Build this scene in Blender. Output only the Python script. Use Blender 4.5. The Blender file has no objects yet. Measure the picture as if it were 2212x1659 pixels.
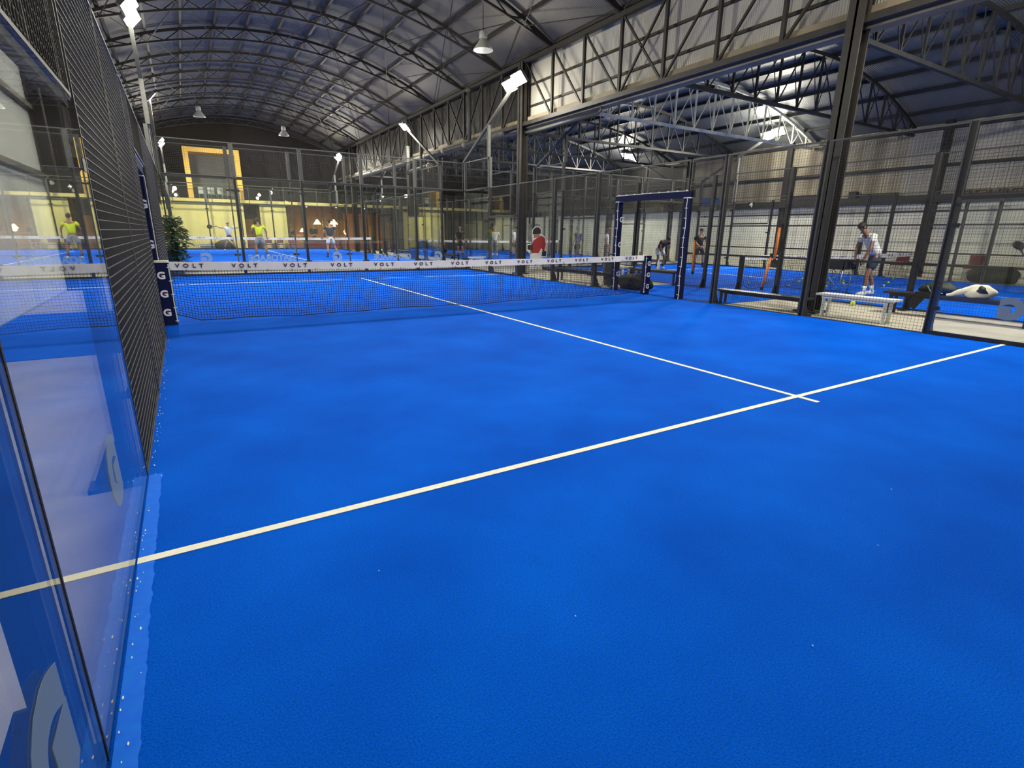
import bpy, bmesh, math, random
from mathutils import Vector, Matrix
random.seed(7)
S = bpy.context.scene
COL = S.collection
PI = math.pi
V = Vector

# ------------------------------------------------------------------ materials
def mat(name, col, rough=.6, metal=0., noise=0., nscale=8., bump=0., bscale=60., emit=None, estr=0., spec=.5, col2=None, trans=0.):
    m = bpy.data.materials.new(name); m.use_nodes = True
    nt = m.node_tree; b = nt.nodes['Principled BSDF']
    c = (col[0], col[1], col[2], 1)
    b.inputs['Base Color'].default_value = c
    b.inputs['Roughness'].default_value = rough
    b.inputs['Metallic'].default_value = metal
    b.inputs['Specular IOR Level'].default_value = spec
    if noise or col2 or bump:
        tc = nt.nodes.new('ShaderNodeTexCoord')
    if noise or col2:
        n = nt.nodes.new('ShaderNodeTexNoise'); n.inputs['Scale'].default_value = nscale
        n.inputs['Detail'].default_value = 6
        nt.links.new(tc.outputs['Object'], n.inputs['Vector'])
        r = nt.nodes.new('ShaderNodeValToRGB')
        r.color_ramp.elements[0].position = .3; r.color_ramp.elements[1].position = .7
        if col2:
            r.color_ramp.elements[0].color = c
            r.color_ramp.elements[1].color = (*col2, 1)
        else:
            r.color_ramp.elements[0].color = tuple(x*(1-noise) for x in col)+(1,)
            r.color_ramp.elements[1].color = tuple(min(1, x*(1+noise)) for x in col)+(1,)
        nt.links.new(n.outputs['Fac'], r.inputs['Fac'])
        nt.links.new(r.outputs['Color'], b.inputs['Base Color'])
    if bump:
        n2 = nt.nodes.new('ShaderNodeTexNoise'); n2.inputs['Scale'].default_value = bscale
        n2.inputs['Detail'].default_value = 3
        nt.links.new(tc.outputs['Object'], n2.inputs['Vector'])
        bp = nt.nodes.new('ShaderNodeBump'); bp.inputs['Strength'].default_value = bump
        bp.inputs['Distance'].default_value = .01
        nt.links.new(n2.outputs['Fac'], bp.inputs['Height'])
        nt.links.new(bp.outputs['Normal'], b.inputs['Normal'])
    if emit:
        b.inputs['Emission Color'].default_value = (*emit, 1)
        b.inputs['Emission Strength'].default_value = estr
    if trans:
        b.inputs['Transmission Weight'].default_value = trans
    return m

def thin_glass_mat(name, tint):
    """pane glass: facing-angle Fresnel that is the same from either face"""
    m = bpy.data.materials.new(name); m.use_nodes = True
    nt = m.node_tree; nt.nodes.clear()
    out = nt.nodes.new('ShaderNodeOutputMaterial')
    mix = nt.nodes.new('ShaderNodeMixShader')
    geo = nt.nodes.new('ShaderNodeNewGeometry')
    dot = nt.nodes.new('ShaderNodeVectorMath'); dot.operation = 'DOT_PRODUCT'
    nt.links.new(geo.outputs['Incoming'], dot.inputs[0]); nt.links.new(geo.outputs['Normal'], dot.inputs[1])
    ab = nt.nodes.new('ShaderNodeMath'); ab.operation = 'ABSOLUTE'
    nt.links.new(dot.outputs['Value'], ab.inputs[0])
    om = nt.nodes.new('ShaderNodeMath'); om.operation = 'SUBTRACT'; om.inputs[0].default_value = 1
    nt.links.new(ab.outputs[0], om.inputs[1])
    pw = nt.nodes.new('ShaderNodeMath'); pw.operation = 'POWER'; pw.inputs[1].default_value = 5
    nt.links.new(om.outputs[0], pw.inputs[0])
    ml = nt.nodes.new('ShaderNodeMath'); ml.operation = 'MULTIPLY_ADD'
    ml.inputs[1].default_value = .96; ml.inputs[2].default_value = .04
    nt.links.new(pw.outputs[0], ml.inputs[0])
    t = nt.nodes.new('ShaderNodeBsdfTransparent'); t.inputs['Color'].default_value = (*tint, 1)
    g = nt.nodes.new('ShaderNodeBsdfGlossy'); g.inputs['Roughness'].default_value = 0.0
    g.inputs['Color'].default_value = (1, 1, 1, 1)
    nt.links.new(ml.outputs[0], mix.inputs[0])
    nt.links.new(t.outputs[0], mix.inputs[1]); nt.links.new(g.outputs[0], mix.inputs[2])
    nt.links.new(mix.outputs[0], out.inputs[0])
    return m

def decal_mat(name, col, alpha):
    m = bpy.data.materials.new(name); m.use_nodes = True
    nt = m.node_tree; b = nt.nodes['Principled BSDF']
    b.inputs['Base Color'].default_value = (*col, 1); b.inputs['Roughness'].default_value = .5
    b.inputs['Alpha'].default_value = alpha
    return m

def turf_mat():
    m = bpy.data.materials.new('blue_turf'); m.use_nodes = True
    nt = m.node_tree; b = nt.nodes['Principled BSDF']
    b.inputs['Roughness'].default_value = .95; b.inputs['Specular IOR Level'].default_value = .05
    tc = nt.nodes.new('ShaderNodeTexCoord')
    n = nt.nodes.new('ShaderNodeTexNoise'); n.inputs['Scale'].default_value = 1.1; n.inputs['Detail'].default_value = 5
    n3 = nt.nodes.new('ShaderNodeTexNoise'); n3.inputs['Scale'].default_value = 150; n3.inputs['Detail'].default_value = 3
    nt.links.new(tc.outputs['Object'], n.inputs['Vector']); nt.links.new(tc.outputs['Object'], n3.inputs['Vector'])
    r = nt.nodes.new('ShaderNodeValToRGB')
    r.color_ramp.elements[0].position = .3; r.color_ramp.elements[1].position = .72
    r.color_ramp.elements[0].color = (*TURF_A, 1); r.color_ramp.elements[1].color = (*TURF_B, 1)
    nt.links.new(n.outputs['Fac'], r.inputs['Fac'])
    r3 = nt.nodes.new('ShaderNodeMapRange'); r3.inputs['From Min'].default_value = .3; r3.inputs['From Max'].default_value = .7
    r3.inputs['To Min'].default_value = .78; r3.inputs['To Max'].default_value = 1.22
    nt.links.new(n3.outputs['Fac'], r3.inputs['Value'])
    mx = nt.nodes.new('ShaderNodeVectorMath'); mx.operation = 'SCALE'
    nt.links.new(r.outputs['Color'], mx.inputs[0]); nt.links.new(r3.outputs['Result'], mx.inputs['Scale'])
    nt.links.new(mx.outputs[0], b.inputs['Base Color'])
    bp = nt.nodes.new('ShaderNodeBump'); bp.inputs['Strength'].default_value = .35; bp.inputs['Distance'].default_value = .01
    nt.links.new(n3.outputs['Fac'], bp.inputs['Height']); nt.links.new(bp.outputs['Normal'], b.inputs['Normal'])
    return m

def sheet_mat(name, c1, c2, axis, freq, rough=.55, streak=None):
    """corrugated sheet: ribs across one axis, optional vertical streaks"""
    m = bpy.data.materials.new(name); m.use_nodes = True
    nt = m.node_tree; b = nt.nodes['Principled BSDF']; b.inputs['Roughness'].default_value = rough
    tc = nt.nodes.new('ShaderNodeTexCoord')
    w = nt.nodes.new('ShaderNodeTexWave'); w.bands_direction = axis; w.inputs['Scale'].default_value = freq
    nt.links.new(tc.outputs['Object'], w.inputs['Vector'])
    bp = nt.nodes.new('ShaderNodeBump'); bp.inputs['Strength'].default_value = .5; bp.inputs['Distance'].default_value = .02
    nt.links.new(w.outputs['Fac'], bp.inputs['Height']); nt.links.new(bp.outputs['Normal'], b.inputs['Normal'])
    mp = nt.nodes.new('ShaderNodeMapping')
    mp.inputs['Scale'].default_value = streak or (1, 1, 1)
    nt.links.new(tc.outputs['Object'], mp.inputs['Vector'])
    n = nt.nodes.new('ShaderNodeTexNoise'); n.inputs['Scale'].default_value = 1.0; n.inputs['Detail'].default_value = 5
    nt.links.new(mp.outputs[0], n.inputs['Vector'])
    r = nt.nodes.new('ShaderNodeValToRGB'); r.color_ramp.elements[0].position = .35; r.color_ramp.elements[1].position = .65
    r.color_ramp.elements[0].color = (*c1, 1); r.color_ramp.elements[1].color = (*c2, 1)
    nt.links.new(n.outputs['Fac'], r.inputs['Fac']); nt.links.new(r.outputs['Color'], b.inputs['Base Color'])
    return m

TURF_A = (.0, .085, .62); TURF_B = (.0, .125, .80)
M = dict(
    turf=turf_mat(),
    line=mat('line_white', (.92, .92, .80), .8, noise=.06, nscale=20),
    litedge=mat('turf_edge_lit', (.0, .14, .98), .95, col2=(.0, .19, .98), nscale=25),  # brighter blue for the lit band painted along the left glass
    concrete=mat('concrete', (.42, .40, .34), .8, noise=.14, nscale=2.2, bump=.15, bscale=40),
    steel=mat('dark_steel', (.018, .018, .019), .45, spec=.4),
    wire=mat('mesh_wire', (.066, .065, .059), .5, metal=.0),
    thinwire=mat('thin_mesh_wire', (.026, .026, .024), .5),
    galv=mat('galvanised_steel', (.075, .078, .073), .6, metal=.0, noise=.12, nscale=12),
    greysteel=mat('grey_steel', (.17, .18, .175), .55, noise=.12, nscale=9),
    glass=thin_glass_mat('court_glass', (.978, .990, .984)),
    decal=decal_mat('frosted_decal', (.30, .40, .46), .42),
    greydecal=decal_mat('grey_decal', (.24, .30, .33), .92),
    net=mat('net_cord', (.006, .006, .010), .8),
    tape=mat('net_tape', (.80, .78, .76), .7, noise=.05, nscale=6),
    ink=mat('ink_purple_black', (.045, .015, .035), .6),
    navy=mat('navy_pad', (.004, .007, .045), .7, spec=.2, bump=.2, bscale=18),
    white=mat('white_print', (.85, .87, .88), .6),
    red=mat('red_print', (.55, .05, .03), .6),
    cord=mat('white_cord', (.72, .73, .68), .7),
    padtop=mat('pad_cream', (.80, .77, .58), .7),
    truss=mat('truss_brown_steel', (.014, .011, .009), .6, noise=.3, nscale=5),
    truss2=mat('truss_blue_steel', (.012, .013, .016), .6, noise=.3, nscale=5),
    trusslit=mat('truss_lit_steel', (.72, .73, .62), .55, noise=.2, nscale=5),  # pale copy of the truss steel, lamp light painted into its colour
    column=mat('column_steel', (.022, .020, .017), .6, noise=.2, nscale=4),
    sheet=sheet_mat('girder_sheet', (.36, .34, .30), (.46, .44, .39), 'Y', 6.0, streak=(.5, .6, .5)),
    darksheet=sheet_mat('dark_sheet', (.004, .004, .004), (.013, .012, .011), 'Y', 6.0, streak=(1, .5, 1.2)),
    gutter=mat('rusty_gutter', (.16, .125, .085), .7, col2=(.30, .26, .19), nscale=1.2),
    roof=None, roof2=None,
    lower=mat('pale_wall_panel', (.66, .66, .57), .75, noise=.10, nscale=.9),
    upper=sheet_mat('translucent_old_sheet', (.12, .10, .07), (.33, .30, .225), 'Y', 5.0, streak=(1, 2.2, .12)),
    upper2=sheet_mat('grey_sheet', (.24, .235, .215), (.33, .32, .29), 'Y', 5.0, streak=(1, 1.2, .2)),
    leftwall=mat('left_wall_panel', (.60, .62, .56), .75, noise=.06, nscale=1),
    brown=mat('dark_brown_wall', (.011, .008, .005), .8, noise=.25, nscale=1.5),
    black=mat('matt_black', (.008, .008, .009), .7),
    yellow=mat('yellow_paint', (.78, .66, .22), .7, noise=.06, nscale=1.2),
    orangeframe=mat('amber_frame', (.80, .50, .09), .6),
    lampcase=mat('lamp_case', (.10, .10, .11), .5),
    lampglow=mat('lamp_glow', (1, 1, 1), .5, emit=(1, .96, .82), estr=60.),
    warmglow=mat('warm_glow', (1, .7, .4), .5, emit=(1, .50, .20), estr=9.),
    spotglow=mat('spot_glow', (1, .9, .7), .5, emit=(1, .85, .6), estr=8.),
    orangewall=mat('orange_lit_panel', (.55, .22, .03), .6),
    tan=mat('tan_wood', (.20, .125, .05), .6, noise=.2, nscale=4),
    greyplastic=mat('grey_bell', (.40, .41, .38), .5),
    orange=mat('orange_tube', (.75, .23, .035), .35, noise=.1, nscale=14),
    ball=mat('tennis_ball', (.50, .72, .05), .8),
    benchwhite=mat('bench_white', (.72, .74, .72), .55),
    benchblack=mat('bench_black', (.014, .013, .013), .5),
    bag=mat('bag_black', (.007, .009, .009), .75, bump=.4, bscale=15),
    baggreen=mat('bag_dark_green', (.012, .020, .016), .7, bump=.4, bscale=12),
    tote=mat('tote_white', (.72, .69, .58), .8, noise=.08, nscale=10),
    bin=mat('bin_dark', (.06, .062, .055), .6),
    bottle=mat('bottle_plastic', (.55, .68, .74), .2),
    chairred=mat('chair_red', (.15, .022, .02), .55),
    leaf=mat('leaf', (.018, .060, .014), .55, noise=.4, nscale=9),
    pot=mat('planter', (.20, .21, .22), .7),
    skin=mat('skin', (.42, .22, .14), .6), skin2=mat('skin_tan', (.26, .125, .070), .6),
    hair=mat('hair', (.015, .010, .008), .7), hairgrey=mat('hair_fair', (.25, .19, .12), .7),
    yshirt=mat('shirt_neon', (.62, .72, .01), .8), wshirt=mat('shirt_white', (.74, .75, .72), .85),
    kshirt=mat('shirt_black', (.010, .012, .016), .85), navyshirt=mat('shirt_navy', (.018, .030, .045), .85),
    rshirt=mat('shirt_red', (.45, .025, .035), .8), pshirt=mat('shirt_purple', (.075, .06, .26), .85),
    maroon=mat('shirt_maroon', (.10, .035, .045), .85),
    greyshort=mat('shorts_grey', (.22, .25, .25), .85), wshort=mat('shorts_white', (.62, .68, .64), .85),
    nshort=mat('shorts_navy', (.018, .035, .070), .85), kshort=mat('shorts_black', (.014, .014, .016), .85),
    sock=mat('sock_white', (.75, .76, .74), .85), ksock=mat('sock_black', (.012, .014, .03), .85),
    shoe=mat('shoe_white', (.62, .68, .66), .6), kshoe=mat('shoe_dark', (.03, .03, .05), .6),
    teal=mat('teal_cloth', (.22, .36, .31), .7), paleblue=mat('pale_cloth', (.40, .52, .50), .7),
    print=mat('poster_grey', (.30, .28, .26), .7, col2=(.5, .48, .45), nscale=4),
    pallet=mat('pallet_wood', (.16, .10, .045), .8), metal=mat('bright_metal', (.5, .52, .52), .3, metal=.8),
    bluecrate=mat('blue_plastic', (.01, .08, .34), .5),
)

def roof_mat(name, base, blue, lo, hi, axis=0):
    """roof sheeting: grey opaque sheets with a run of bluish translucent sheets between lo and hi (local x)"""
    m = bpy.data.materials.new(name); m.use_nodes = True
    nt = m.node_tree; b = nt.nodes['Principled BSDF']; b.inputs['Roughness'].default_value = .6
    tc = nt.nodes.new('ShaderNodeTexCoord'); sp = nt.nodes.new('ShaderNodeSeparateXYZ')
    nt.links.new(tc.outputs['Object'], sp.inputs[0])
    n = nt.nodes.new('ShaderNodeTexNoise'); n.inputs['Scale'].default_value = .8; n.inputs['Detail'].default_value = 3
    nt.links.new(tc.outputs['Object'], n.inputs['Vector'])
    ad = nt.nodes.new('ShaderNodeMath'); ad.operation = 'MULTIPLY_ADD'; ad.inputs[1].default_value = 1.4; 
    nt.links.new(n.outputs['Fac'], ad.inputs[0]); nt.links.new(sp.outputs['X'], ad.inputs[2])
    r = nt.nodes.new('ShaderNodeValToRGB')
    mr = nt.nodes.new('ShaderNodeMapRange'); mr.inputs['From Min'].default_value = lo-2; mr.inputs['From Max'].default_value = hi+3
    nt.links.new(ad.outputs[0], mr.inputs['Value']); nt.links.new(mr.outputs['Result'], r.inputs['Fac'])
    e = r.color_ramp.elements
    span = hi+3-(lo-2)
    e[0].position = 1.2/span; e[0].color = (*base, 1)
    e[1].position = 2.2/span; e[1].color = (*blue, 1)
    k = e.new((hi-lo+2)/span); k.color = (*blue, 1)
    k = e.new(min(.99, (hi-lo+4)/span)); k.color = (*base, 1)
    nt.links.new(r.outputs['Color'], b.inputs['Base Color'])
    w = nt.nodes.new('ShaderNodeTexWave'); w.bands_direction = 'Y'; w.inputs['Scale'].default_value = 5
    nt.links.new(tc.outputs['Object'], w.inputs['Vector'])
    bp = nt.nodes.new('ShaderNodeBump'); bp.inputs['Strength'].default_value = .3; bp.inputs['Distance'].default_value = .02
    nt.links.new(w.outputs['Fac'], bp.inputs['Height']); nt.links.new(bp.outputs['Normal'], b.inputs['Normal'])
    return m
M['roof'] = roof_mat('vault_roof_sheets', (.085, .078, .066), (.028, .034, .052), 1.2, 6.0)
M['roof2'] = roof_mat('right_roof_sheets', (.105, .112, .112), (.085, .095, .110), 12.0, 16.0)

# ------------------------------------------------------------------ mesh kit
class MB:
    def __init__(s): s.v = []; s.f = []; s.mi = []; s.m = 0
    def add(s, vs, fs):
        o = len(s.v); s.v += [tuple(p) for p in vs]
        for f in fs: s.f.append(tuple(i+o for i in f)); s.mi.append(s.m)
    def box(s, a, b):
        x0, y0, z0 = a; x1, y1, z1 = b
        s.add([(x0,y0,z0),(x1,y0,z0),(x1,y1,z0),(x0,y1,z0),(x0,y0,z1),(x1,y0,z1),(x1,y1,z1),(x0,y1,z1)],
              [(0,3,2,1),(4,5,6,7),(0,1,5,4),(1,2,6,5),(2,3,7,6),(3,0,4,7)])
        return s
    def cb(s, c, d):
        return s.box([c[i]-d[i]/2 for i in range(3)], [c[i]+d[i]/2 for i in range(3)])
    def bar(s, p, q, w, h=None, up=(0,0,1), caps=True):
        h = h or w; p = V(p); q = V(q); d = (q-p)
        if d.length < 1e-6: return s
        d.normalize(); u = V(up)
        if abs(d.dot(u)) > .98: u = V((0,1,0))
        a = d.cross(u).normalized()*w/2; b = a.cross(d).normalized()*h/2
        vs = [p-a-b, p+a-b, p+a+b, p-a+b, q-a-b, q+a-b, q+a+b, q-a+b]
        fs = [(0,1,5,4),(1,2,6,5),(2,3,7,6),(3,0,4,7)]
        if caps: fs += [(0,3,2,1),(4,5,6,7)]
        s.add(vs, fs); return s
    def tube(s, pts, r, n=8, caps=True):
        pts = [V(p) for p in pts]; rs = r if isinstance(r, (list, tuple)) else [r]*len(pts)
        rings = []; up = None
        for i, p in enumerate(pts):
            d = (pts[min(i+1, len(pts)-1)]-pts[max(i-1, 0)]).normalized()
            if up is None or abs(d.dot(up)) > .97:
                up = V((0,0,1)) if abs(d.z) < .9 else V((0,1,0))
            a = d.cross(up).normalized(); b = a.cross(d)
            rings.append([p+(a*math.cos(2*PI*k/n)+b*math.sin(2*PI*k/n))*rs[i] for k in range(n)])
        vs = [q for g in rings for q in g]; fs = []
        for i in range(len(pts)-1):
            for k in range(n):
                fs.append((i*n+k, i*n+(k+1)%n, (i+1)*n+(k+1)%n, (i+1)*n+k))
        if caps:
            fs.append(tuple(range(n))); fs.append(tuple((len(pts)-1)*n+k for k in reversed(range(n))))
        s.add(vs, fs); return s
    def lathe(s, prof, n=16, c=(0,0,0), capb=True, capt=True):
        vs = []; fs = []
        for r, z in prof:
            for k in range(n): vs.append((c[0]+r*math.cos(2*PI*k/n), c[1]+r*math.sin(2*PI*k/n), c[2]+z))
        for i in range(len(prof)-1):
            for k in range(n): fs.append((i*n+k, i*n+(k+1)%n, (i+1)*n+(k+1)%n, (i+1)*n+k))
        if capb: fs.append(tuple(reversed(range(n))))
        if capt: fs.append(tuple((len(prof)-1)*n+k for k in range(n)))
        s.add(vs, fs); return s
    def prism(s, poly, t, M4=None):
        """polygon in xy extruded by t along z, then moved by matrix"""
        n = len(poly); M4 = M4 or Matrix()
        vs = [M4 @ V((x,y,0)) for x, y in poly]+[M4 @ V((x,y,t)) for x, y in poly]
        fs = [tuple(reversed(range(n))), tuple(range(n, 2*n))]+[(i,(i+1)%n,n+(i+1)%n,n+i) for i in range(n)]
        s.add(vs, fs); return s
    def ellip(s, c, r, n=12, m=8, z0=-1., z1=1.):
        prof = []
        a0 = math.asin(z0); a1 = math.asin(z1)
        vs = []; fs = []
        for i in range(m+1):
            a = a0+(a1-a0)*i/m
            for k in range(n):
                t = 2*PI*k/n
                vs.append((c[0]+r[0]*math.cos(a)*math.cos(t), c[1]+r[1]*math.cos(a)*math.sin(t), c[2]+r[2]*math.sin(a)))
        for i in range(m):
            for k in range(n): fs.append((i*n+k, i*n+(k+1)%n, (i+1)*n+(k+1)%n, (i+1)*n+k))
        fs.append(tuple(reversed(range(n)))); fs.append(tuple(m*n+k for k in range(n)))
        s.add(vs, fs); return s
    def mesh(s, name, mats, smooth=False):
        me = bpy.data.meshes.new(name); me.from_pydata(s.v, [], s.f); me.update()
        for m in (mats if isinstance(mats, (list, tuple)) else [mats]): me.materials.append(M[m] if isinstance(m, str) else m)
        if any(s.mi): me.polygons.foreach_set('material_index', s.mi)
        if smooth: me.polygons.foreach_set('use_smooth', [True]*len(me.polygons))
        bm = bmesh.new(); bm.from_mesh(me); bmesh.ops.recalc_face_normals(bm, faces=bm.faces); bm.to_mesh(me); bm.free()
        return me
    def build(s, name, mats, parent=None, smooth=False, loc=(0,0,0)):
        return link(name, s.mesh(name, mats, smooth), parent, loc)

def link(name, me, parent=None, loc=(0,0,0), rot=(0,0,0)):
    o = bpy.data.objects.new(name, me); COL.objects.link(o)
    o.location = loc; o.rotation_euler = rot
    if parent: o.parent = parent
    return o
def tag(o, label, cat, group=None, kind=None):
    o['label'] = label; o['category'] = cat
    if group: o['group'] = group
    if kind: o['kind'] = kind
    return o
def thing(name, label, cat, loc=(0,0,0), rz=0., group=None):
    o = bpy.data.objects.new(name, None); COL.objects.link(o)
    o.location = loc; o.rotation_euler = (0,0,rz)
    return tag(o, label, cat, group)
def struct(name, mb, m, label=None, smooth=False):
    o = mb.build(name, m, smooth=smooth); o['kind'] = 'structure'
    if label: o['label'] = label
    return o
CACHE = {}
def shared(key, fn, mats, smooth=False):
    if key not in CACHE: CACHE[key] = fn().mesh(key[0], mats, smooth)
    return CACHE[key]
ORD = ['first','second','third','fourth','fifth','sixth','seventh','eighth','ninth','tenth','eleventh','twelfth','thirteenth','fourteenth','fifteenth','sixteenth','seventeenth']

def text_mesh(txt, size, depth, bold=0.0, mirror=False, spacing=1.0, sx=1.0):
    cu = bpy.data.curves.new('txt', 'FONT'); cu.body = txt; cu.size = size; cu.extrude = depth; cu.offset = bold
    cu.align_x = 'CENTER'; cu.align_y = 'CENTER'; cu.space_character = spacing; cu.resolution_u = 4
    o = bpy.data.objects.new('txt', cu); COL.objects.link(o)
    dg = bpy.context.evaluated_depsgraph_get(); dg.update()
    me = bpy.data.meshes.new_from_object(o.evaluated_get(dg))
    bpy.data.objects.remove(o)
    for v in me.vertices: v.co.x *= sx*(-1 if mirror else 1)
    if mirror: me.flip_normals()
    return me
def text_obj(name, txt, size, depth, m, parent, loc, rot, **k):
    key = ('T', txt, size, depth, m, tuple(sorted(k.items())))
    if key not in CACHE:
        me = text_mesh(txt, size, depth, **k); me.materials.clear(); me.materials.append(M[m]); CACHE[key] = me
    return link(name, CACHE[key], parent, loc, rot)

# ------------------------------------------------------------------ camera
cam = bpy.data.objects.new('camera', bpy.data.cameras.new('camera')); COL.objects.link(cam)
cam.data.sensor_width = 36; cam.data.lens = 1127.6947*36/2212; cam.data.clip_start = .02; cam.data.clip_end = 300
yaw, pit, rol = 0.549434122, -0.280446644, 0.0128572073
F_ = V((math.sin(yaw)*math.cos(pit), math.cos(yaw)*math.cos(pit), math.sin(pit)))
R0 = V((math.cos(yaw), -math.sin(yaw), 0)); U0 = R0.cross(F_)
R_ = R0*math.cos(rol)+U0*math.sin(rol); U_ = U0*math.cos(rol)-R0*math.sin(rol)
mw = Matrix((R_, U_, -F_)).transposed().to_4x4(); mw.translation = V((0.369132027, -9.49489113, 1.40685178))
cam.matrix_world = mw; S.camera = cam

# ------------------------------------------------------------------ setting
b = MB(); b.box((-3, -16, -.3), (26, 36, -.012)); struct('floor', b, 'concrete')
b = MB(); b.box((-.45, 12.0, -.3), (10.45, 32.6, .138)); struct('floor_far_court', b, 'concrete')
b = MB(); b.box((12.6, 11.0, -.3), (23.4, 31.6, .038)); struct('floor_far_right', b, 'concrete')
CXM = 4.45; RR = 13.04; CZ = 8.56-RR
def vz(x, dz=0.): return CZ+math.sqrt(RR*RR-(x-CXM)**2)+dz
def strip(fn, x0, x1, n, y0, y1, t):
    b = MB(); xs = [x0+(x1-x0)*i/n for i in range(n+1)]
    for i in range(n):
        a, c = xs[i], xs[i+1]
        b.add([(a,y0,fn(a)),(c,y0,fn(c)),(c,y1,fn(c)),(a,y1,fn(a)),(a,y0,fn(a)+t),(c,y0,fn(c)+t),(c,y1,fn(c)+t),(a,y1,fn(a)+t)],
              [(0,3,2,1),(4,5,6,7),(0,1,5,4),(2,3,7,6)])
    return b
struct('ceiling', strip(lambda x: vz(x)+.14, -2.3, 11.05, 40, -16, 34.9, .05), 'roof', smooth=False)
def rz2(x): return 6.80-1.42*((x-17.8)/6.8)**2
struct('ceiling_right', strip(lambda x: rz2(x)+.15, 11.12, 25.0, 36, -16, 34.9, .05), 'roof2')
# gable wall and upper storey of the building at the back
b = MB(); xs = [-2.3+i*13.35/40 for i in range(41)]
for i in range(40):
    a, c = xs[i], xs[i+1]
    b.add([(a,34.6,3.3),(c,34.6,3.3),(c,34.6,vz(c)+.2),(a,34.6,vz(a)+.2),(a,34.8,3.3),(c,34.8,3.3),(c,34.8,vz(c)+.2),(a,34.8,vz(a)+.2)],
          [(0,1,2,3),(7,6,5,4),(3,2,6,7),(0,4,5,1)])
struct('wall_back', b, 'brown')
b = MB(); b.box((11.05, 34.6, 3.3), (25, 34.8, 7)); struct('wall_back_right', b, 'brown')
b = MB(); b.box((-2.3, 36.0, 0), (25, 36.2, 3.3)); struct('wall_rear_lounge', b, 'tan')
b = MB(); b.box((-2.3, -16.2, 0), (25, -16, 8)); struct('wall_front', b, 'lower')
# left wall: pale panels, rails
b = MB(); b.box((-2.35, -16, 0), (-2.12, 36.2, 7.2)); struct('wall_left', b, 'leftwall')
b = MB()
for z in (2.5, 3.87, 5.15): b.box((-2.13, -16, z-.05), (-2.0, 33, z+.05))
struct('trim_1', b, 'steel')
# right wall
b = MB(); b.box((24.7, -16, 0), (24.95, 36.2, 2.75)); struct('wall_right', b, 'lower')
b = MB(); b.box((24.72, -16, 3.0), (24.95, 1.2, 5.6)); struct('wall_right_upper', b, 'upper2')
b = MB(); b.box((24.72, 1.2, 3.0), (24.95, 36.2, 5.6)); struct('wall_right_upper_old', b, 'upper')
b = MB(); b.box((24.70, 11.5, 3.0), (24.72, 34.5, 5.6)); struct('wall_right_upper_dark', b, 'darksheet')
b = MB(); b.box((24.45, -16, 2.72), (24.95, 36.2, 3.0)); struct('trim_2', b, 'steel')
b = MB(); b.box((24.6, -16, 3.98), (24.74, 36.0, 4.08)); b.box((24.6, -16, 5.25), (24.74, 36.0, 5.4)); struct('trim_3', b, 'steel')
b = MB()
for y in (-12, -6, 0, 6, 12, 18, 24, 30): b.box((24.55, y-.12, 0), (24.75, y+.12, 5.6))
struct('trim_4', b, 'steel')

# ------------------------------------------------------------------ columns of the hall
COLY = [-14.51, -3.73, 7.05, 17.83, 28.6]
def column(x, y, zt, label, grp, g=.28, m='column'):
    t = thing('steel_column', label, 'column', (x, y, 0), 0, grp)
    b = MB()
    b.box((-g/2, -g/2, 0), (-g/2+.03, g/2, zt)); b.box((g/2-.03, -g/2, 0), (g/2, g/2, zt)); b.box((-g/2, -.02, 0), (g/2, .02, zt))
    b.build('shaft', m, t)
    b = MB(); b.box((-g*.8, -g*.8, -.012), (g*.8, g*.8, .03)); b.build('base_plate', m, t)
    return t
for i, y in enumerate(COLY):
    if i == 0: continue
    column(10.8, y, 6.85, ['', 'thick dark steel column behind the right fence, nearest the camera', 'dark steel column at the far right corner of the near court',
        'dark steel column beside the far court, third from the camera', 'dark steel column at the end of the far court'][i], 'steel columns between the halls')
for i, y in enumerate([-7, -1.2, 6.7, 9.0, 12.6, 18.6, 24.6]):
    column(-1.98, y, 6.8, 'dark steel column on the pale left wall, %s from the camera' % ORD[i], 'columns of the left wall', .22)

# ------------------------------------------------------------------ roof trusses of the vault
AY = [2.36+3.06*k for k in range(-4, 11)]
NP = [CXM+1.058*(k-6) for k in range(13)]
def low(x): return vz(x)-.34*max(0., 1-((x-CXM)/6.4)**4)
def arch_parts():
    up, lo, web = MB(), MB(), MB()
    n = 36
    for i in range(n):
        a = -1.9+12.7*i/n; c = -1.9+12.7*(i+1)/n
        up.bar((a,0,vz(a)), (c,0,vz(c)), .09, .09); lo.bar((a,0,low(a)), (c,0,low(c)), .06, .06)
    for k in range(12):
        a, c = NP[k], NP[k+1]; m_ = (a+c)/2
        web.bar((a,0,vz(a)), (m_,0,low(m_)), .035, .035); web.bar((m_,0,low(m_)), (c,0,vz(c)), .035, .035)
    return up, lo, web
u_, l_, w_ = arch_parts()
AM = [u_.mesh('top_chord', 'truss'), l_.mesh('bottom_chord', 'truss'), w_.mesh('web', 'truss')]
for i, y in enumerate(AY):
    t = thing('arched_truss', 'curved dark steel roof truss of the vault, %s from the camera end' % ORD[i], 'roof truss', (0, y, 0), 0, 'arched trusses of the vault')
    for n_, me in zip(('top_chord', 'bottom_chord', 'web'), AM): link(n_, me, t)
for k in range(13):
    x = NP[k]; b = MB(); b.bar((0, -12, 0), (0, 33, 0), .075, .10)
    o = b.build('roof_purlin', 'truss', loc=(x, 0, vz(x)+.09))
    tag(o, 'long dark roof purlin along the vault, %s from the left wall' % ORD[k], 'purlin', 'purlins of the vault')
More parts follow.
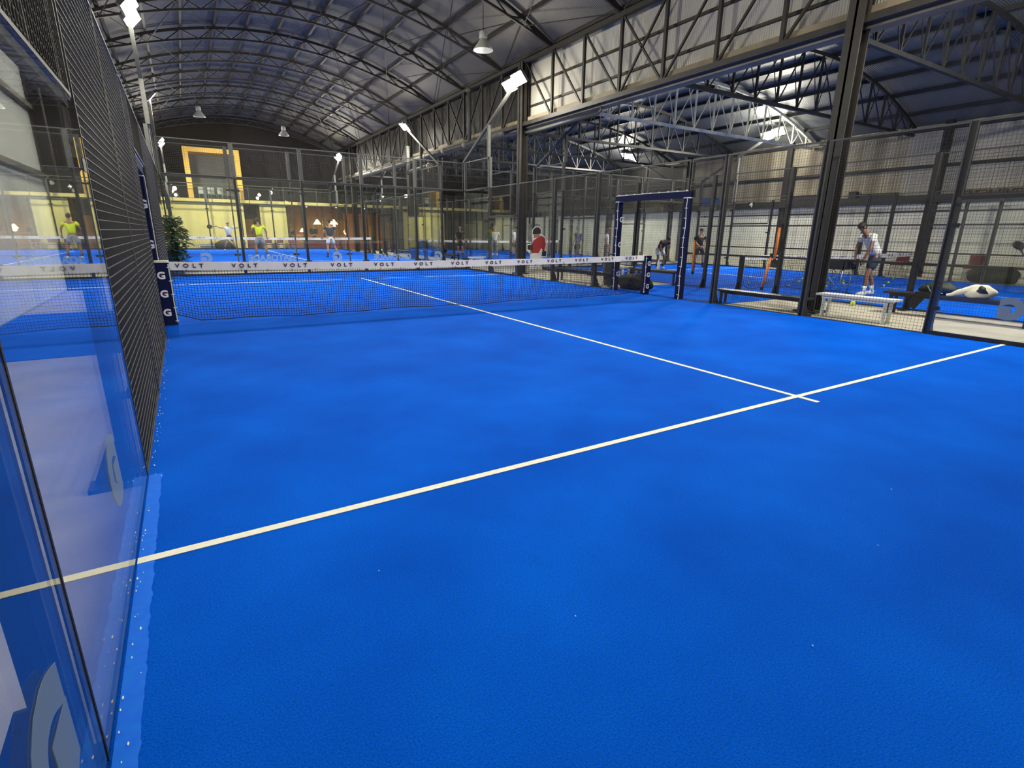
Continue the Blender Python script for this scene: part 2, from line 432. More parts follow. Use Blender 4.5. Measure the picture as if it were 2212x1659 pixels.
for i in range(len(AY)-1):         # crossed wind braces in the roof plane
    b = MB(); y0, y1 = AY[i], AY[i+1]
    for k in range(0, 12, 1):
        if (k+i) % 2 == 0:
            b.bar((NP[k], 0, vz(NP[k])+.0), (NP[k+1], y1-y0, low(NP[k+1])), .022, .022)
        else:
            b.bar((NP[k], y1-y0, low(NP[k])), (NP[k+1], 0, vz(NP[k+1])), .022, .022)
    o = b.build('wind_bracing', 'truss', loc=(0, y0, 0))
    tag(o, 'thin diagonal roof bracing of the vault, %s bay from the camera end' % ORD[i], 'bracing', 'bracing bays of the vault')

# ------------------------------------------------------------------ girders along the eaves
def girder(x, y0, y1, label, grp, side=1):
    t = thing('lattice_girder', label, 'girder', (x, 0, 0), 0, grp)
    zt, zb = 6.85, 4.98
    MB().box((-.07, y0, zt-.06), (.07, y1, zt+.06)).build('top_chord', 'truss', t)
    MB().box((-.09, y0, zb-.07), (.09, y1, zb+.05)).build('bottom_chord', 'truss', t)
    d = MB(); k0 = int(math.ceil((y0-2.3)/1.535)); k1 = int((y1-2.3)/1.535)
    for k in range(k0, k1+1):
        y = 2.3+1.535*k; MB().bar((0,0,zb), (0,0,zt), .075, .075).build('vertical_strut', 'truss', t, loc=(0,y,0))
        if k < k1:
            c = 2.3+1.535*(k+1); ph = k % 7
            # diagonals lean towards the columns; the middle bay is crossed
            if ph == 6: d.bar((0,y,zt), (0,c,zb), .05); d.bar((0,c,zt), (0,y,zb), .05)
            elif ph in (0, 1, 2): d.bar((0,y,zb), (0,c,zt), .05)
            else: d.bar((0,y,zt), (0,c,zb), .05)
    d.build('diagonal_lacing', 'truss', t)
    return t
girder(10.8, -15.5, 33, 'long brown lattice girder over the right fence of the near court', 'lattice girders')
girder(-1.95, -15.5, 33, 'long dark lattice girder along the top of the left wall', 'lattice girders')
b = MB(); b.box((11.06, -15.5, 4.95), (11.1, 7.0, 6.98)); o = b.build('girder_cladding', 'sheet'); tag(o, 'pale corrugated sheet cladding behind the lattice girder', 'cladding')
for z, n_ in ((5.55, 'lower'), (6.2, 'upper')):
    b = MB(); b.box((11.0, -15.5, z-.03), (11.06, 7.0, z+.03)); o = b.build('cladding_rail', 'truss')
    tag(o, '%s thin brown rail across the pale girder cladding' % n_, 'rail', 'rails of the girder cladding')
b = MB(); b.box((11.06, 7.0, 4.95), (11.1, 33, 6.98)); o = b.build('girder_cladding', 'darksheet'); tag(o, 'dark sheet cladding high behind the far right lamp', 'cladding')  # darker sheet colour beyond the far column
b = MB()
prof = [(.16, 0), (.16, .34), (.13, .34), (.13, .03), (-.10, .03), (-.10, .34), (-.13, .34), (-.13, 0)]
b.prism(prof, 48.5, Matrix(((1,0,0,11.02),(0,0,1,-15.5),(0,1,0,4.86),(0,0,0,1))))
o = b.build('gutter', 'gutter'); tag(o, 'rusty beige gutter along the foot of the right girder', 'gutter')

# white drain pipes by the far end of the girder
t = thing('drain_pipe', 'pale drain pipe running along the girder beyond the far column', 'pipe', (10.66, 8.2, 4.75))
MB().tube([(0,0,.1), (0,17.5,.1)], .09, 10).build('pipe', 'galv', t, True)
for i in range(8): MB().tube([(0,.8+i*2.1,.1), (0,1.0+i*2.1,.1)], .11, 10).build('pipe_collar', 'gutter', t, True)
t = thing('drain_pipe', 'upright pale drain pipe dropping from roof to girder foot', 'pipe', (10.6, 10.7, 4.86))
MB().tube([(0,0,0), (0,0,1.9)], .075, 10).build('pipe', 'galv', t, True)
MB().tube([(0,0,1.8), (0,0,1.95)], .1, 10).build('pipe_collar', 'galv', t, True)
t = thing('drain_pipe', 'bent pale drain pipe hanging below the lamp over the far court', 'pipe', (10.5, 17.2, 4.0))
MB().tube([(0,0,1.5), (0,0,.35), (0,.06,.26), (0,.16,.22), (0,-.9,.3)][:3]+[(0,-.15,.3),(0,-2.6,.36)], .09, 10).build('pipe', 'galv', t, True)
MB().tube([(0,-2.5,.36), (0,-2.75,.36)], .12, 10).build('pipe_collar', 'gutter', t, True)
t = thing('drain_pipe', 'thin pale pipe slung under the gutter near the far column', 'pipe', (10.9, 3.2, 4.72))
MB().tube([(0,0,0), (0,3.9,0)], .06, 8).build('pipe', 'galv', t, True)
MB().tube([(0,0,0), (0,-.12,.05), (0,-.1,.14)], .04, 8).build('pipe_elbow', 'galv', t, True)

# ------------------------------------------------------------------ bowstring trusses of the right hall
TY = [-7.0, -3.0, 1.1, 5.0, 9.1, 13.1, 17.1, 21.1, 25.1, 29.1]
def bow_parts():
    up, lo, vs_, di = MB(), MB(), [], MB()
    x0, x1 = 11.3, 24.55; n = 24
    for i in range(n):
        a = x0+(x1-x0)*i/n; c = x0+(x1-x0)*(i+1)/n
        up.bar((a,0,rz2(a)), (c,0,rz2(c)), .09, .10)
    lo.bar((x0,0,5.16), (x1,0,5.16), .10, .09)
    m = 13
    for i in range(m):
        a = x0+(x1-x0)*(i+.5)/m
        vs_.append(MB().bar((a,0,5.16), (a,0,rz2(a)), .055))
        c = a+(x1-x0)/m
        if i < m-1:
            if i < 6: di.bar((a,0,5.16), (c,0,rz2(c)), .03)
            else: di.bar((a,0,rz2(a)), (c,0,5.16), .03)
            di.bar((a+(c-a)*.5,0,rz2(a+(c-a)*.5)), (a,0,5.16) if i >= 6 else (c,0,5.16), .02)
    return [up, lo, di]+vs_
bp_ = bow_parts()
NB = ['top_chord', 'bottom_chord', 'diagonal_lacing']+['vertical_strut']*13
BM = {m: [p.mesh(n, m) for p, n in zip(bp_, NB)] for m in ('truss2', 'trusslit')}
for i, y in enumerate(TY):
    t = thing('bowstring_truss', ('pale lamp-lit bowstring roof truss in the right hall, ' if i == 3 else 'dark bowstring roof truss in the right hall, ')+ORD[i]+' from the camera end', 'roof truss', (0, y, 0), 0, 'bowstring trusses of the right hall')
    for n_, me in zip(NB, BM['trusslit' if i == 3 else 'truss2']): link(n_, me, t)
for k in range(10):
    x = 11.9+1.32*k; b = MB(); b.bar((0,-12,0), (0,33,0), .09, .11)
    o = b.build('roof_purlin', 'truss2', loc=(x, 0, rz2(x)+.09)); tag(o, 'dark roof purlin of the right hall, %s from the girder' % ORD[k], 'purlin', 'purlins of the right hall')

# ------------------------------------------------------------------ court kit
def panel_mb(w, h, pitch=.05, wr=.0036):
    b = MB(); n = int(round(w/pitch))
    for i in range(1, n): b.bar((w*i/n, -.002, 0), (w*i/n, -.002, h), wr*(1.4 if wr > .004 else 1.), wr, caps=False)
    n = int(round(h/pitch))
    for i in range(1, n): b.bar((0, .0035, h*i/n), (w, .0035, h*i/n), wr*1.1, wr*1.1, caps=False)
    return b
def frame_mb(w, h, f=.018, d=.014):
    b = MB()
    b.box((0,-d/2,0), (f,d/2,h)); b.box((w-f,-d/2,0), (w,d/2,h)); b.box((f,-d/2,0), (w-f,d/2,f)); b.box((f,-d/2-.006,h-f*1.6), (w-f,d/2+.006,h))
    return b
def mesh_panel(x, y, z, rz, w, h, label, grp, fm='wire', gap=.05, heavy=False):
    t = thing('mesh_fence', label, 'fence', (x, y, z), rz, grp)
    w2 = w-2*gap
    link('frame', shared(('frame', w, h, fm), lambda: frame_mb(w2, h), fm), t, (gap, 0, 0))
    link('wire_mesh', shared(('wire_mesh', w, h, heavy), lambda: panel_mb(w2, h, wr=.0044 if heavy else .0029), 'wire' if heavy else 'thinwire'), t, (gap, 0, 0))
    return t
def clamp_mb():
    b = MB(); b.box((-.05,-.02,-.03), (.05,.02,.03)); b.lathe([(.012,0),(.012,.03)], 8, (0,0,-.015)); return b
def glass_panel(x, y, z, rz, w, h, label, grp, rail=True, bare=False):
    t = thing('glass_screen', label, 'glass wall', (x, y, z), rz, grp)
    g = .006
    link('pane', shared(('pane', w, h), lambda: MB().box((g,-.006,.008), (w-g,.006,h-.004)), 'glass'), t)
    if not bare: link('bottom_rail', shared(('bottom_rail', w), lambda: MB().box((g,-.03,0), (w-g,.03,.055)), 'steel'), t)
    link('joint_seal', shared(('joint_seal', h), lambda: MB().box((-g,-.008,.01), (g,.008,h-.01)), 'black'), t)
    if rail: link('top_rail', shared(('top_rail', w), lambda: MB().box((.06,.01,h-.03 if False else -.025), (w-.06,.05,.025)), 'steel'), t, (0, 0, h-.02))
    for sx in (.06, w-.06):
        for zz in ((.4, h-.4) if not bare else (h-.3,)):
            link('clamp', shared(('clamp',), clamp_mb, 'steel'), t, (sx, .012, zz))
    return t
def post_mb(h, s=.08): return MB().box((-s/2,-s/2,0), (s/2,s/2,h))
def gusset_mb(): 
    b = MB(); b.prism([(0,0),(.13,0),(.13,.02),(.04,.24),(0,.24)], .012, Matrix(((1,0,0,.04),(0,0,1,-.006),(0,1,0,.015),(0,0,0,1))))
    return b
def post(x, y, z, rz, h, label, grp, hi=None, s=.08, pm='steel'):
    """local +x points away from the court (base plate and gusset side)"""
    t = thing('fence_post', label, 'post', (x, y, z), rz, grp)
    link('upright', shared(('upright', h, s, pm), lambda: post_mb(h, s), pm), t)
    if hi: link('upper_tube', shared(('upper_tube', hi), lambda: MB().box((-.045,-.045,0), (.045,.045,hi)), 'galv'), t, (0, 0, h))
    link('base_plate', shared(('base_plate',), lambda: MB().box((-.05,-.07,-.012), (.2,.07,.015)), 'steel'), t)
    link('gusset', shared(('gusset',), gusset_mb, 'steel'), t)
    return t

def turf(ox, oy, oz, label):
    t = thing('court_turf', label, 'turf', (ox, oy, oz), 0, 'blue court turfs')
    MB().box((.0,-10,-.012), (10,10,0)).build('turf_carpet', 'turf', t)
    for yy in (-6.95, 6.95): MB().box((.010, yy-.025, .0005), (9.97, yy+.025, .004)).build('service_line', 'line', t)
    MB().box((4.975, -7.15, .001), (5.025, 7.15, .005)).build('centre_line', 'line', t)
    return t

def _w(sp):
    m = text_mesh('VOLT', .082, .001, bold=.0022, spacing=sp, sx=1.1); w = max(v.co.x for v in m.vertices)-min(v.co.x for v in m.vertices); bpy.data.meshes.remove(m); return w
_w1, _w2 = _w(1.), _w(2.); VSP = 1+(.372-_w1)/(_w2-_w1)
def net_z(x): return .895+.045*((x-5)/4.9)**2
def net(ox, oy, oz, label, words=True, dense=True):
    t = thing('padel_net', label, 'net', (ox, oy, oz), 0, 'court nets')
    b = MB(); n = 245 if dense else 120; px = lambda i: .1+9.8*i/n
    def bottom(x):
        e = max(0., 1-(x-.1)/.35)*.11+max(0., 1-(9.9-x)/.3)*.06
        return .035+e*1.1+.012*math.sin(x*2.1)+.010*math.sin(x*5.3+1)
    def sway(x, f): return -.03*math.sin(PI*f)+.012*math.sin(x*3+f*2)*(1-f)
    wr = .0054 if dense else .0055
    m = 20 if dense else 10
    for i in range(1, n):
        x = px(i); zb, zt = bottom(x), net_z(x)-.06
        k = 5
        for j in range(k):
            f0, f1 = j/k, (j+1)/k
            b.bar((x, sway(x,f0), zb+(zt-zb)*f0), (x, sway(x,f1), zb+(zt-zb)*f1), wr, wr, caps=False)
    for j in range(m):
        f = j/m; st = 28
        w2 = wr if j else .012
        for i in range(st):
            a, c = .1+9.8*i/st, .1+9.8*(i+1)/st
            za = bottom(a)+(net_z(a)-.06-bottom(a))*f; zc = bottom(c)+(net_z(c)-.06-bottom(c))*f
            b.bar((a, sway(a,f), za), (c, sway(c,f), zc), w2, w2, caps=False)
    b.build('net_mesh', 'net', t)
    b = MB(); st = 40
    for i in range(st):
        a, c = .09+9.82*i/st, .09+9.82*(i+1)/st
        wa, wc = .004*math.sin(a*7), .004*math.sin(c*7)
        for s in (-1, 1):
            y = s*.012
            b.add([(a,y+wa,net_z(a)-.125),(c,y+wc,net_z(c)-.125),(c,y*.5,net_z(c)),(a,y*.5,net_z(a))], [(0,1,2,3)])
        b.add([(a,-.006,net_z(a)),(c,-.006,net_z(c)),(c,.006,net_z(c)),(a,.006,net_z(a))], [(0,1,2,3)])
    if words:
        b.m = 1
        if 'VOLT' not in CACHE: CACHE['VOLT'] = text_mesh('VOLT', .082, .0012, bold=.0022, spacing=VSP, sx=1.1)
        tm = CACHE['VOLT']
        for k in range(13):
            x = .40+.757*k; sl = math.atan((net_z(x+.2)-net_z(x-.2))/.4)
            m4 = Matrix.Translation((x, -.0185, net_z(x)-.058)) @ Matrix.Rotation(-sl, 4, 'Y') @ Matrix.Rotation(PI/2, 4, 'X')
            b.add([m4 @ v.co for v in tm.vertices], [tuple(p.vertices) for p in tm.polygons])
        for k in range(26):
            x = .35+.375*k; b.bar((x,-.015,net_z(x)-.15), (x+.004,-.017,net_z(x)-.112), .006, .006)
    b.build('tape', ['tape', 'ink'], t)
    return t

def bolt_logo(parent, loc, rot, h, slim=1.0):
    """white G with a small red bolt, as printed on the pads"""
    g = text_obj('letter_logo', 'G', h*1.35, .002, 'white', parent, loc, rot, bold=h*.055, sx=slim)
    key = ('bolt', round(h, 3))
    if key not in CACHE:
        s = h
        CACHE[key] = MB().prism([(-.10*s,.0),(.02*s,.26*s),(.16*s,.26*s),(.06*s,.08*s),(.17*s,.08*s),(-.04*s,-.24*s),(.0,.0)], .004, Matrix.Translation((0,0,.001))).mesh('bolt_mark', 'red')
    link('bolt_mark', CACHE[key], g)
    return g

def net_post(ox, oy, oz, x, label, side):
    t = thing('net_post', label, 'net post', (ox+x, oy, oz), 0, 'padded net posts')
    b = MB(); h = .93
    prof = [(-.085,-.06),(.085,-.06),(.105,-.03),(.105,.05),(.085,.07),(-.085,.07),(-.105,.05),(-.105,-.03)]
    b.prism(prof, h, Matrix.Translation((0,0,.0))); b.build('pad', 'navy', t)
    MB().prism([(p*1.03, q*1.03) for p, q in prof], .03, Matrix.Translation((0,0,h))).build('pad_cap', 'padtop', t)
    sx = .095*side
    MB().tube([(sx,-.06,h-.02), (sx*1.03,-.068,.6), (sx*.98,-.068,.35), (sx*1.05,-.062,.04)], .008, 6).build('lace', 'cord', t)
    for k in range(5):
        z = .06+.2*k
        MB().tube([(sx-.02,-.066,z), (sx+.025,-.070,z+.006)], .009, 6).build('lace_knot', 'cord', t)
    for z in (.74, .47, .19): bolt_logo(t, (-.012*side, -.0645, z), (PI/2,0,0), .105)
    return t

def gate_pad(ox, oy, oz, x, y, label, side):
    """padded upright of the side gate; side=+1 for the right-hand fence"""
    t = thing('gate_post', label, 'gate post', (ox+x, oy+y, oz), 0, 'padded gate posts')
    h = 2.2
    prof = [(-.06,-.075),(.06,-.075),(.075,-.06),(.075,.06),(.06,.075),(-.06,.075),(-.075,.06),(-.075,-.06)]
    MB().prism(prof, h).build('pad', 'navy', t)
    MB().prism([(p*1.05,q*1.05) for p,q in prof], .02, Matrix.Translation((0,0,h))).build('pad_cap', 'cord', t)
    pts = [(-.078*side, -.05+.012*math.sin(k*1.7), h-k*h/11) for k in range(12)]
    MB().tube(pts, .008, 6).build('lace', 'cord', t)
    for k in range(10):
        z = .1+.21*k
        MB().tube([(-.082*side,-.075,z), (-.084*side,-.005,z+.004)], .008, 6).build('lace_knot', 'cord', t)
    if not (side > 0 and y < 0):
        for k, z in enumerate((1.78, 1.16, .42)): bolt_logo(t, (.035 if side > 0 else .0, -.0785, z), (PI/2,0,0), .13)
    return t
def gate_header(ox, oy, oz, x, label, side):
    t = thing('gate_header', label, 'gate header', (ox+x, oy, oz+2.22), 0, 'padded gate headers')
    MB().box((-.075,-1.18,0), (.075,1.18,.13)).build('pad', 'navy', t)
    MB().box((.03,-1.2,.0), (.09,-1.06,.16)).build('end_cap', 'black', t)
    for k in range(9):
        y = -1.1+.27*k
        MB().tube([(-.08*side,y,.13), (-.05*side,y+.02,.15), (.05*side,y+.06,.14)], .012, 6).build('lace_knot', 'cord', t)
    MB().tube([(-.08*side,-1.15,.13),(-.08*side,0,.137),(-.08*side,1.15,.13)], .008, 6).build('lace', 'cord', t)
    return t

LAMP_POWER = 270.; SPILL = 125.
def flood(ox, oy, oz, cx, cy, diry, label, lit=True, ground=0., power=1.0):
    """inclined arm from the court corner (cx,cy) rising along the side fence, lamps at its head"""
    t = thing('floodlight', label, 'floodlight', (ox+cx, oy+cy, oz), 0, 'court floodlights')
    L = 3.75 if ox < 5 else 3.6; HZ = 5.98 if ox < 5 else 5.72
    p0 = V((0,0,4.0)); p1 = V((0, diry*L, HZ))
    out = 1 if cx > 5 else -1
    MB().bar(p0, p1, .085, .085).build('arm', 'galv', t)
    MB().bar((0,diry*2.0,4.0), (0,diry*2.0,5.05), .10, .10).build('prop', 'galv', t)
    MB().bar((0,diry*(L-.02),HZ), (-out*.02,diry*(L-.02),HZ), .05).build('bracket', 'galv', t)
    d = V((-out*4.4, diry*1.2, -3.9)).normalized()
    xa = V((0,1,0)); za = -d; ya = za.cross(xa).normalized(); xa = ya.cross(za).normalized()
    R4 = Matrix((xa, ya, za)).transposed().to_4x4()
    for k in (-1, 1):
        c = V((-out*.06, diry*L+k*.27, HZ+.05*k*diry))
        m4 = Matrix.Translation(c) @ R4
        def tb(b):
            b.v = [tuple(m4 @ V(p)) for p in b.v]; return b
        b = MB(); b.box((-.25,-.19,-.0), (.25,.19,.10))
        for q in range(6): b.box((-.2+q*.075,-.13,.10), (-.19+q*.075,.13,.15))
        case = tb(b).build('lamp_case', 'lampcase', t)
        b = MB(); b.box((-.235,-.175,-.012), (.235,.175,-.0)); tb(b).build('lamp_glass', 'lampglow' if lit else 'greyplastic', case)
    if lit:
        ld = bpy.data.lights.new('flood_lamp', 'AREA'); ld.shape = 'RECTANGLE'; ld.size = .9; ld.size_y = .32
        ld.energy = LAMP_POWER*power; ld.color = (1, .94, .78)
        lo = bpy.data.objects.new('flood_lamp', ld); COL.objects.link(lo); lo.parent = t
        lo.matrix_local = Matrix.Translation(V((-out*.06, diry*L, HZ))+d*.05) @ R4
        lo['kind'] = 'helper'
        ld = bpy.data.lights.new('flood_spill', 'POINT'); ld.energy = SPILL*power; ld.color = (1, .93, .76); ld.shadow_soft_size = .2
        lo = bpy.data.objects.new('flood_spill', ld); COL.objects.link(lo); lo.parent = t; lo['kind'] = 'helper'
        lo.location = (-out*.35, diry*L, HZ-.42)
    return t

def court(ox, oy, oz, nm, left=True, right=True, far=True, near=False, skip=(), words=True, dense=True, gatepads=True):
    turf(ox, oy, oz, 'bright blue artificial turf with white lines of the %s' % nm)
    net(ox, oy, oz, 'court net with white taped top across the %s' % nm, words, dense)
    for sd, on in (('left', left), ('right', right)):
        if not on: continue
        x = 0. if sd == 'left' else 10.; out = PI if sd == 'left' else 0.
        xp = ox+x+(.065 if sd == 'right' else -.065)
        G1 = 'glass side panels of the %s' % nm; G2 = 'mesh side panels of the %s' % nm; G3 = 'fence posts of the %s' % nm
        where = '%s side of the %s' % (sd, nm)
        segs = [(-10,-8,3,4),(-8,-6,2,3),(6,8,2,3),(8,10,3,4)]
        for i, (a, c, gh, th) in enumerate(segs):
            if (sd, i) in skip: continue
            glass_panel(ox+x, oy+a, oz, PI/2, 2, gh, 'glass panel, %s from the camera, %s' % (ORD[i], where), G1, bare=(nm == 'near court' and sd == 'left'))
            mesh_panel(ox+x, oy+a, oz+gh, PI/2, 2, th-gh, 'wire mesh above the %s glass from the camera, %s' % (ORD[i], where), G2, 'greysteel' if th == 4 else 'wire')
        ms = [(-6,-4),(-4,-2),(-2,-1.1),(1.1,2),(2,4),(4,6)]
        for i, (a, c) in enumerate(ms):
            mesh_panel(ox+x, oy+(a if sd == 'right' else c), oz, PI/2 if sd == 'right' else -PI/2, c-a, 3, 'full height mesh panel, %s from the camera, %s' % (ORD[i], where), G2, gap=.03, heavy=(sd == 'left' and nm == 'near court'))
        mesh_panel(ox+x, oy-1.1, oz+2.36, PI/2, 2.2, .64, 'wire mesh over the gate, %s' % where, G2, gap=.02)
        for i, y in enumerate((-10,-8,-6,-4,-2,2,4,6,8,10)):
            if y <= -8 and (sd, 0) in skip: continue
            h = 3 if abs(y) < 8 else 4
            post(xp, oy+y, oz, out, h if abs(y) < 8 else 3, 'dark steel fence post, %s from the camera, %s' % (ORD[i], where), G3, hi=None if abs(y) < 8 else 1.0)
        if gatepads:
            s = 1 if sd == 'right' else -1
            for y, w in ((-1.1, 'near'), (1.1, 'far')):
                gate_pad(ox, oy, oz, x-(.10 if sd == 'left' else 0), y, 'navy padded gate post, %s one on the %s' % (w, where), s)
            gate_header(ox, oy, oz, x-(.10 if sd == 'left' else 0), 'navy padded bar over the gate, %s' % where, s)
            net_post(ox, oy, oz, x+(.02 if sd == 'right' else .035), 'navy padded net post on the %s' % where, 1 if sd == 'left' else -1)
        else:
            for y in (-1.1, 1.1):
                post(xp, oy+y, oz, out, 3, 'dark gate post, %s one on the %s' % ('near' if y < 0 else 'far', where), G3)
            post(ox+x, oy, oz, out, .95, 'dark net post on the %s' % where, G3, s=.1)
    for wh, on, y in (('far', far, 10.), ('near', near, -10.)):
        if not on: continue
        rz = 0. if wh == 'far' else 0.
        G1 = 'glass end panels of the %s' % nm; G2 = 'mesh end panels of the %s' % nm; G3 = 'fence posts of the %s' % nm
        where = '%s end of the %s' % (wh, nm)
        for i in range(5):
            glass_panel(ox+2*i, oy+y, oz, 0, 2, 3, 'glass panel, %s from the left, %s' % (ORD[i], where), G1)
            mesh_panel(ox+2*i, oy+y, oz+3, 0, 2, 1, 'wire mesh above the %s glass from the left, %s' % (ORD[i], where), G2, 'galv', gap=.045)
            if i: post(ox+2*i, oy+y+(.065 if wh == 'far' else -.065), oz, PI/2 if wh == 'far' else -PI/2, 3, ('dark post with pale top, %s from the left, %s' if wh == 'far' else 'thin pale post, %s from the left, %s') % (ORD[i-1], where), G3, hi=1.0, s=.08 if wh == 'far' else .04, pm='steel' if wh == 'far' else 'galv')

# ------------------------------------------------------------------ the four courts
BX = 13.0
court(0, 0, 0, 'near court', far=True, skip=(('right', 0),))
court(BX, -.5, 0, 'right-hand court', far=True, words=True, dense=False, gatepads=False, skip=(('right', 0), ('left', 0)))
CZ0 = .15
court(0, 22.3, CZ0, 'far court', far=True, near=True, words=True, dense=False, gatepads=False)
court(BX, 21.3, .05, 'far right court', far=True, near=True, words=False, dense=False, gatepads=False)
for (ox, oy, oz, cx, cy, dy, lab, lit, pw) in [
    (0, 0, 0, 0, 10, -1, 'bright floodlight on a slanted arm high at the left fence, topmost left lamp', True, 1.0),
    (0, 0, 0, 10, 10, -1, 'bright floodlight on a slanted arm by the dark column, right of the vault', True, 1.0),
    (0, 0, 0, 10, -10, 1, 'floodlight on a slanted arm at the near right corner of the court', True, .75),
    (0, 0, 0, 0, -10, 1, 'floodlight on a slanted arm above the near left corner of the court', True, .35),
    (0, 22.3, CZ0, 0, -10, 1, 'floodlight at the left fence, second lamp down on the left', True, 1.0),
    (0, 22.3, CZ0, 10, -10, 1, 'floodlight on a pale slanted arm left of the far glass corner', True, 1.0),
    (0, 22.3, CZ0, 0, 10, -1, 'small floodlight left of the yellow window, lowest lamp on the left', True, 1.5),
    (0, 22.3, CZ0, 10, 10, -1, 'small floodlight above the far glass wall, right of the yellow window', True, 1.5),
    (BX, -.5, 0, 10, 10, -1, 'large bright floodlight in the right hall, rightmost lamp in view', True, 1.5),
    (BX, -.5, 0, 0, 10, -1, 'unlit floodlight on a dark slanted arm beyond the right fence', False, 0),
    (BX, -.5, 0, 0, -10, 1, 'floodlight at the near left corner of the court on the right', True, 1.5),
    (BX, 21.3, .05, 10, -10, 1, 'bright floodlight above the gate, left lamp of two in the right hall', True, 1.4),
    (BX, 21.3, .05, 0, 10, -1, 'tiny distant floodlight just left of the far dark column', True, .8),
]: flood(ox, oy, oz, cx, cy, dy, lab, lit, power=pw)

# turf mats through the gates
for x0, x1, y0, y1, lab in ((10.0, 13.0, -2.13, 1.68, 'blue turf mat between the right gate and the next court'), (-2.1, -.0, -1.9, 2.2, 'blue turf mat outside the left gate')):
    b = MB(); b.box((x0+.0, y0, -.012), (x1, y1, -.002)); tag(b.build('turf_mat', 'turf'), lab, 'turf')
# lit band painted in brighter blue on the turf along the left glass and loose fluff on it
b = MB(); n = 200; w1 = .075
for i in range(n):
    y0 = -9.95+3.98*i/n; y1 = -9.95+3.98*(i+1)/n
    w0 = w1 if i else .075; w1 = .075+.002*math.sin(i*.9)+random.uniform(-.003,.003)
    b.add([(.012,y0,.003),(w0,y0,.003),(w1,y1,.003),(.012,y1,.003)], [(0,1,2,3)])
tag(b.build('painted_lit_strip', 'litedge'), 'brighter blue strip painted as a lit band on the turf along the left glass', 'painted_light', kind='stuff')
b = MB()
for i in range(120):
    y = random.uniform(-9.2, -1.2); x = .015+abs(random.gauss(0, .02)); s = random.uniform(.0015, .005)
    b.ellip((x, y, .004), (s*.8, s*2.2, s*.35), 5, 3)
for x, y in ((1.46,-8.2),(3.0,-8.55),(2.1,-8.75),(.9,-7.55),(3.7,-8.3)): b.ellip((x,y,.005), (.0025,.004,.0015), 6, 4)
tag(b.build('fluff', 'line'), 'white fluff and crumbs caught along the left edge of the turf', 'fluff', kind='stuff')

# ------------------------------------------------------------------ decals on glass
def decal(txt, size, m, loc, rot, label, mirror=False, bold=.02, sx=1.):
    key = ('D', txt, size, m, mirror, bold, sx)
    if key not in CACHE:
        me = text_mesh(txt, size, .0006, bold=bold, mirror=mirror, sx=sx); me.materials.clear(); me.materials.append(M[m]); CACHE[key] = me
    o = link('glass_sticker', CACHE[key], None, loc, rot)
    return tag(o, label, 'sticker', 'frosted stickers on the glass')
decal('G', .36, 'decal', (.0085, -8.33, .36), (PI/2,0,PI/2), 'large frosted letter sticker low on the nearest left glass', False, .03)
decal('G', .33, 'decal', (.0085, -7.02, .45), (PI/2,0,PI/2), 'frosted letter sticker low on the second left glass pane', False, .03)
decal('G', .36, 'greydecal', (9.99, -6.92, .475), (PI/2,0,-PI/2), 'grey letter sticker on the right glass beside the white tote', True, .03)
for x, w, lab in ((.93,'G','frosted letter sticker on the far glass, leftmost pane'), (4.98,'G','frosted letter sticker on the far glass beside the dark-shirted player'), (8.85,'G','frosted letter sticker on the far glass near its right corner')):
    decal('G', .42, 'decal', (x, 9.985, .52), (PI/2,0,0), lab, True, .03)
for x, lab in ((2.85,'frosted brand word sticker on the far glass, left one'), (7.0,'frosted brand word sticker on the far glass, right one')):
    decal('GATORADE', .27, 'decal', (x, 9.985, .52), (PI/2,0,0), lab, True, .012)

# ------------------------------------------------------------------ the building at the back (facade y = 32.9)
FY = 32.9
def fbox(x0, x1, z0, z1, d=.2, y=FY): b = MB(); b.box((x0, y, z0), (x1, y+d, z1)); return b
t = thing('mezzanine_slab', 'yellow edged mezzanine floor across the back building', 'floor slab', (0, FY, 0))
MB().box((-2.1,-.25,3.22), (24.6,3.2,3.27)).build('slab', 'brown', t)
for i in range(12):
    a = -2.1+i*2.25; MB().box((a+.02,-.30,3.20), (a+2.23,-.25,3.40)).build('edge_board', 'yellow', t)
struct('wall_back_yellow', fbox(-.6, 4.25, 0, 3.2), 'yellow')
struct('wall_back_yellow_small', fbox(5.28, 7.0, 0, 3.2), 'yellow')
struct('wall_back_passage', fbox(4.25, 5.28, 0, 3.2, .05, FY+2.0), 'brown')
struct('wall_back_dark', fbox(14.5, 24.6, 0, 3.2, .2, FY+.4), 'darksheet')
struct('wall_back_tan', fbox(15.9, 19.5, 0, 3.0, .1, FY+.2), 'yellow')
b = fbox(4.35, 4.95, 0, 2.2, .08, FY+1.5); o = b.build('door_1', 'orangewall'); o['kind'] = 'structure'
t = thing('window_frame', 'tall amber framed window box on the upper storey', 'window', (0, FY, 0))
b = MB(); y0 = -.28
b.box((1.08,y0,3.42), (1.38,1.68,6.55)); b.box((4.06,y0,3.42), (4.36,1.68,6.55)); b.box((1.38,y0,6.27), (4.06,1.68,6.55))
b.build('frame', 'orangeframe', t)
MB().box((1.38,.0,3.42), (4.06,.02,6.27)).build('pane', 'glass', t)
MB().box((1.38,1.5,3.42), (4.06,1.55,6.27)).build('back_panel', 'greysteel', t)
t = thing('glass_railing', 'glass balustrade along the upper floor of the back building', 'railing', (0, FY, 3.4))
for i in range(12):
    a = -2.1+i*2.25; MB().box((a+.03,-.26,0), (a+2.2,-.25,.9)).build('pane', 'glass', t)
    MB().box((a-.02,-.28,0), (a+.02,-.22,.95)).build('baluster', 'galv', t)
MB().box((-2.1,-.28,.92), (24.6,-.23,.96)).build('handrail', 'galv', t)
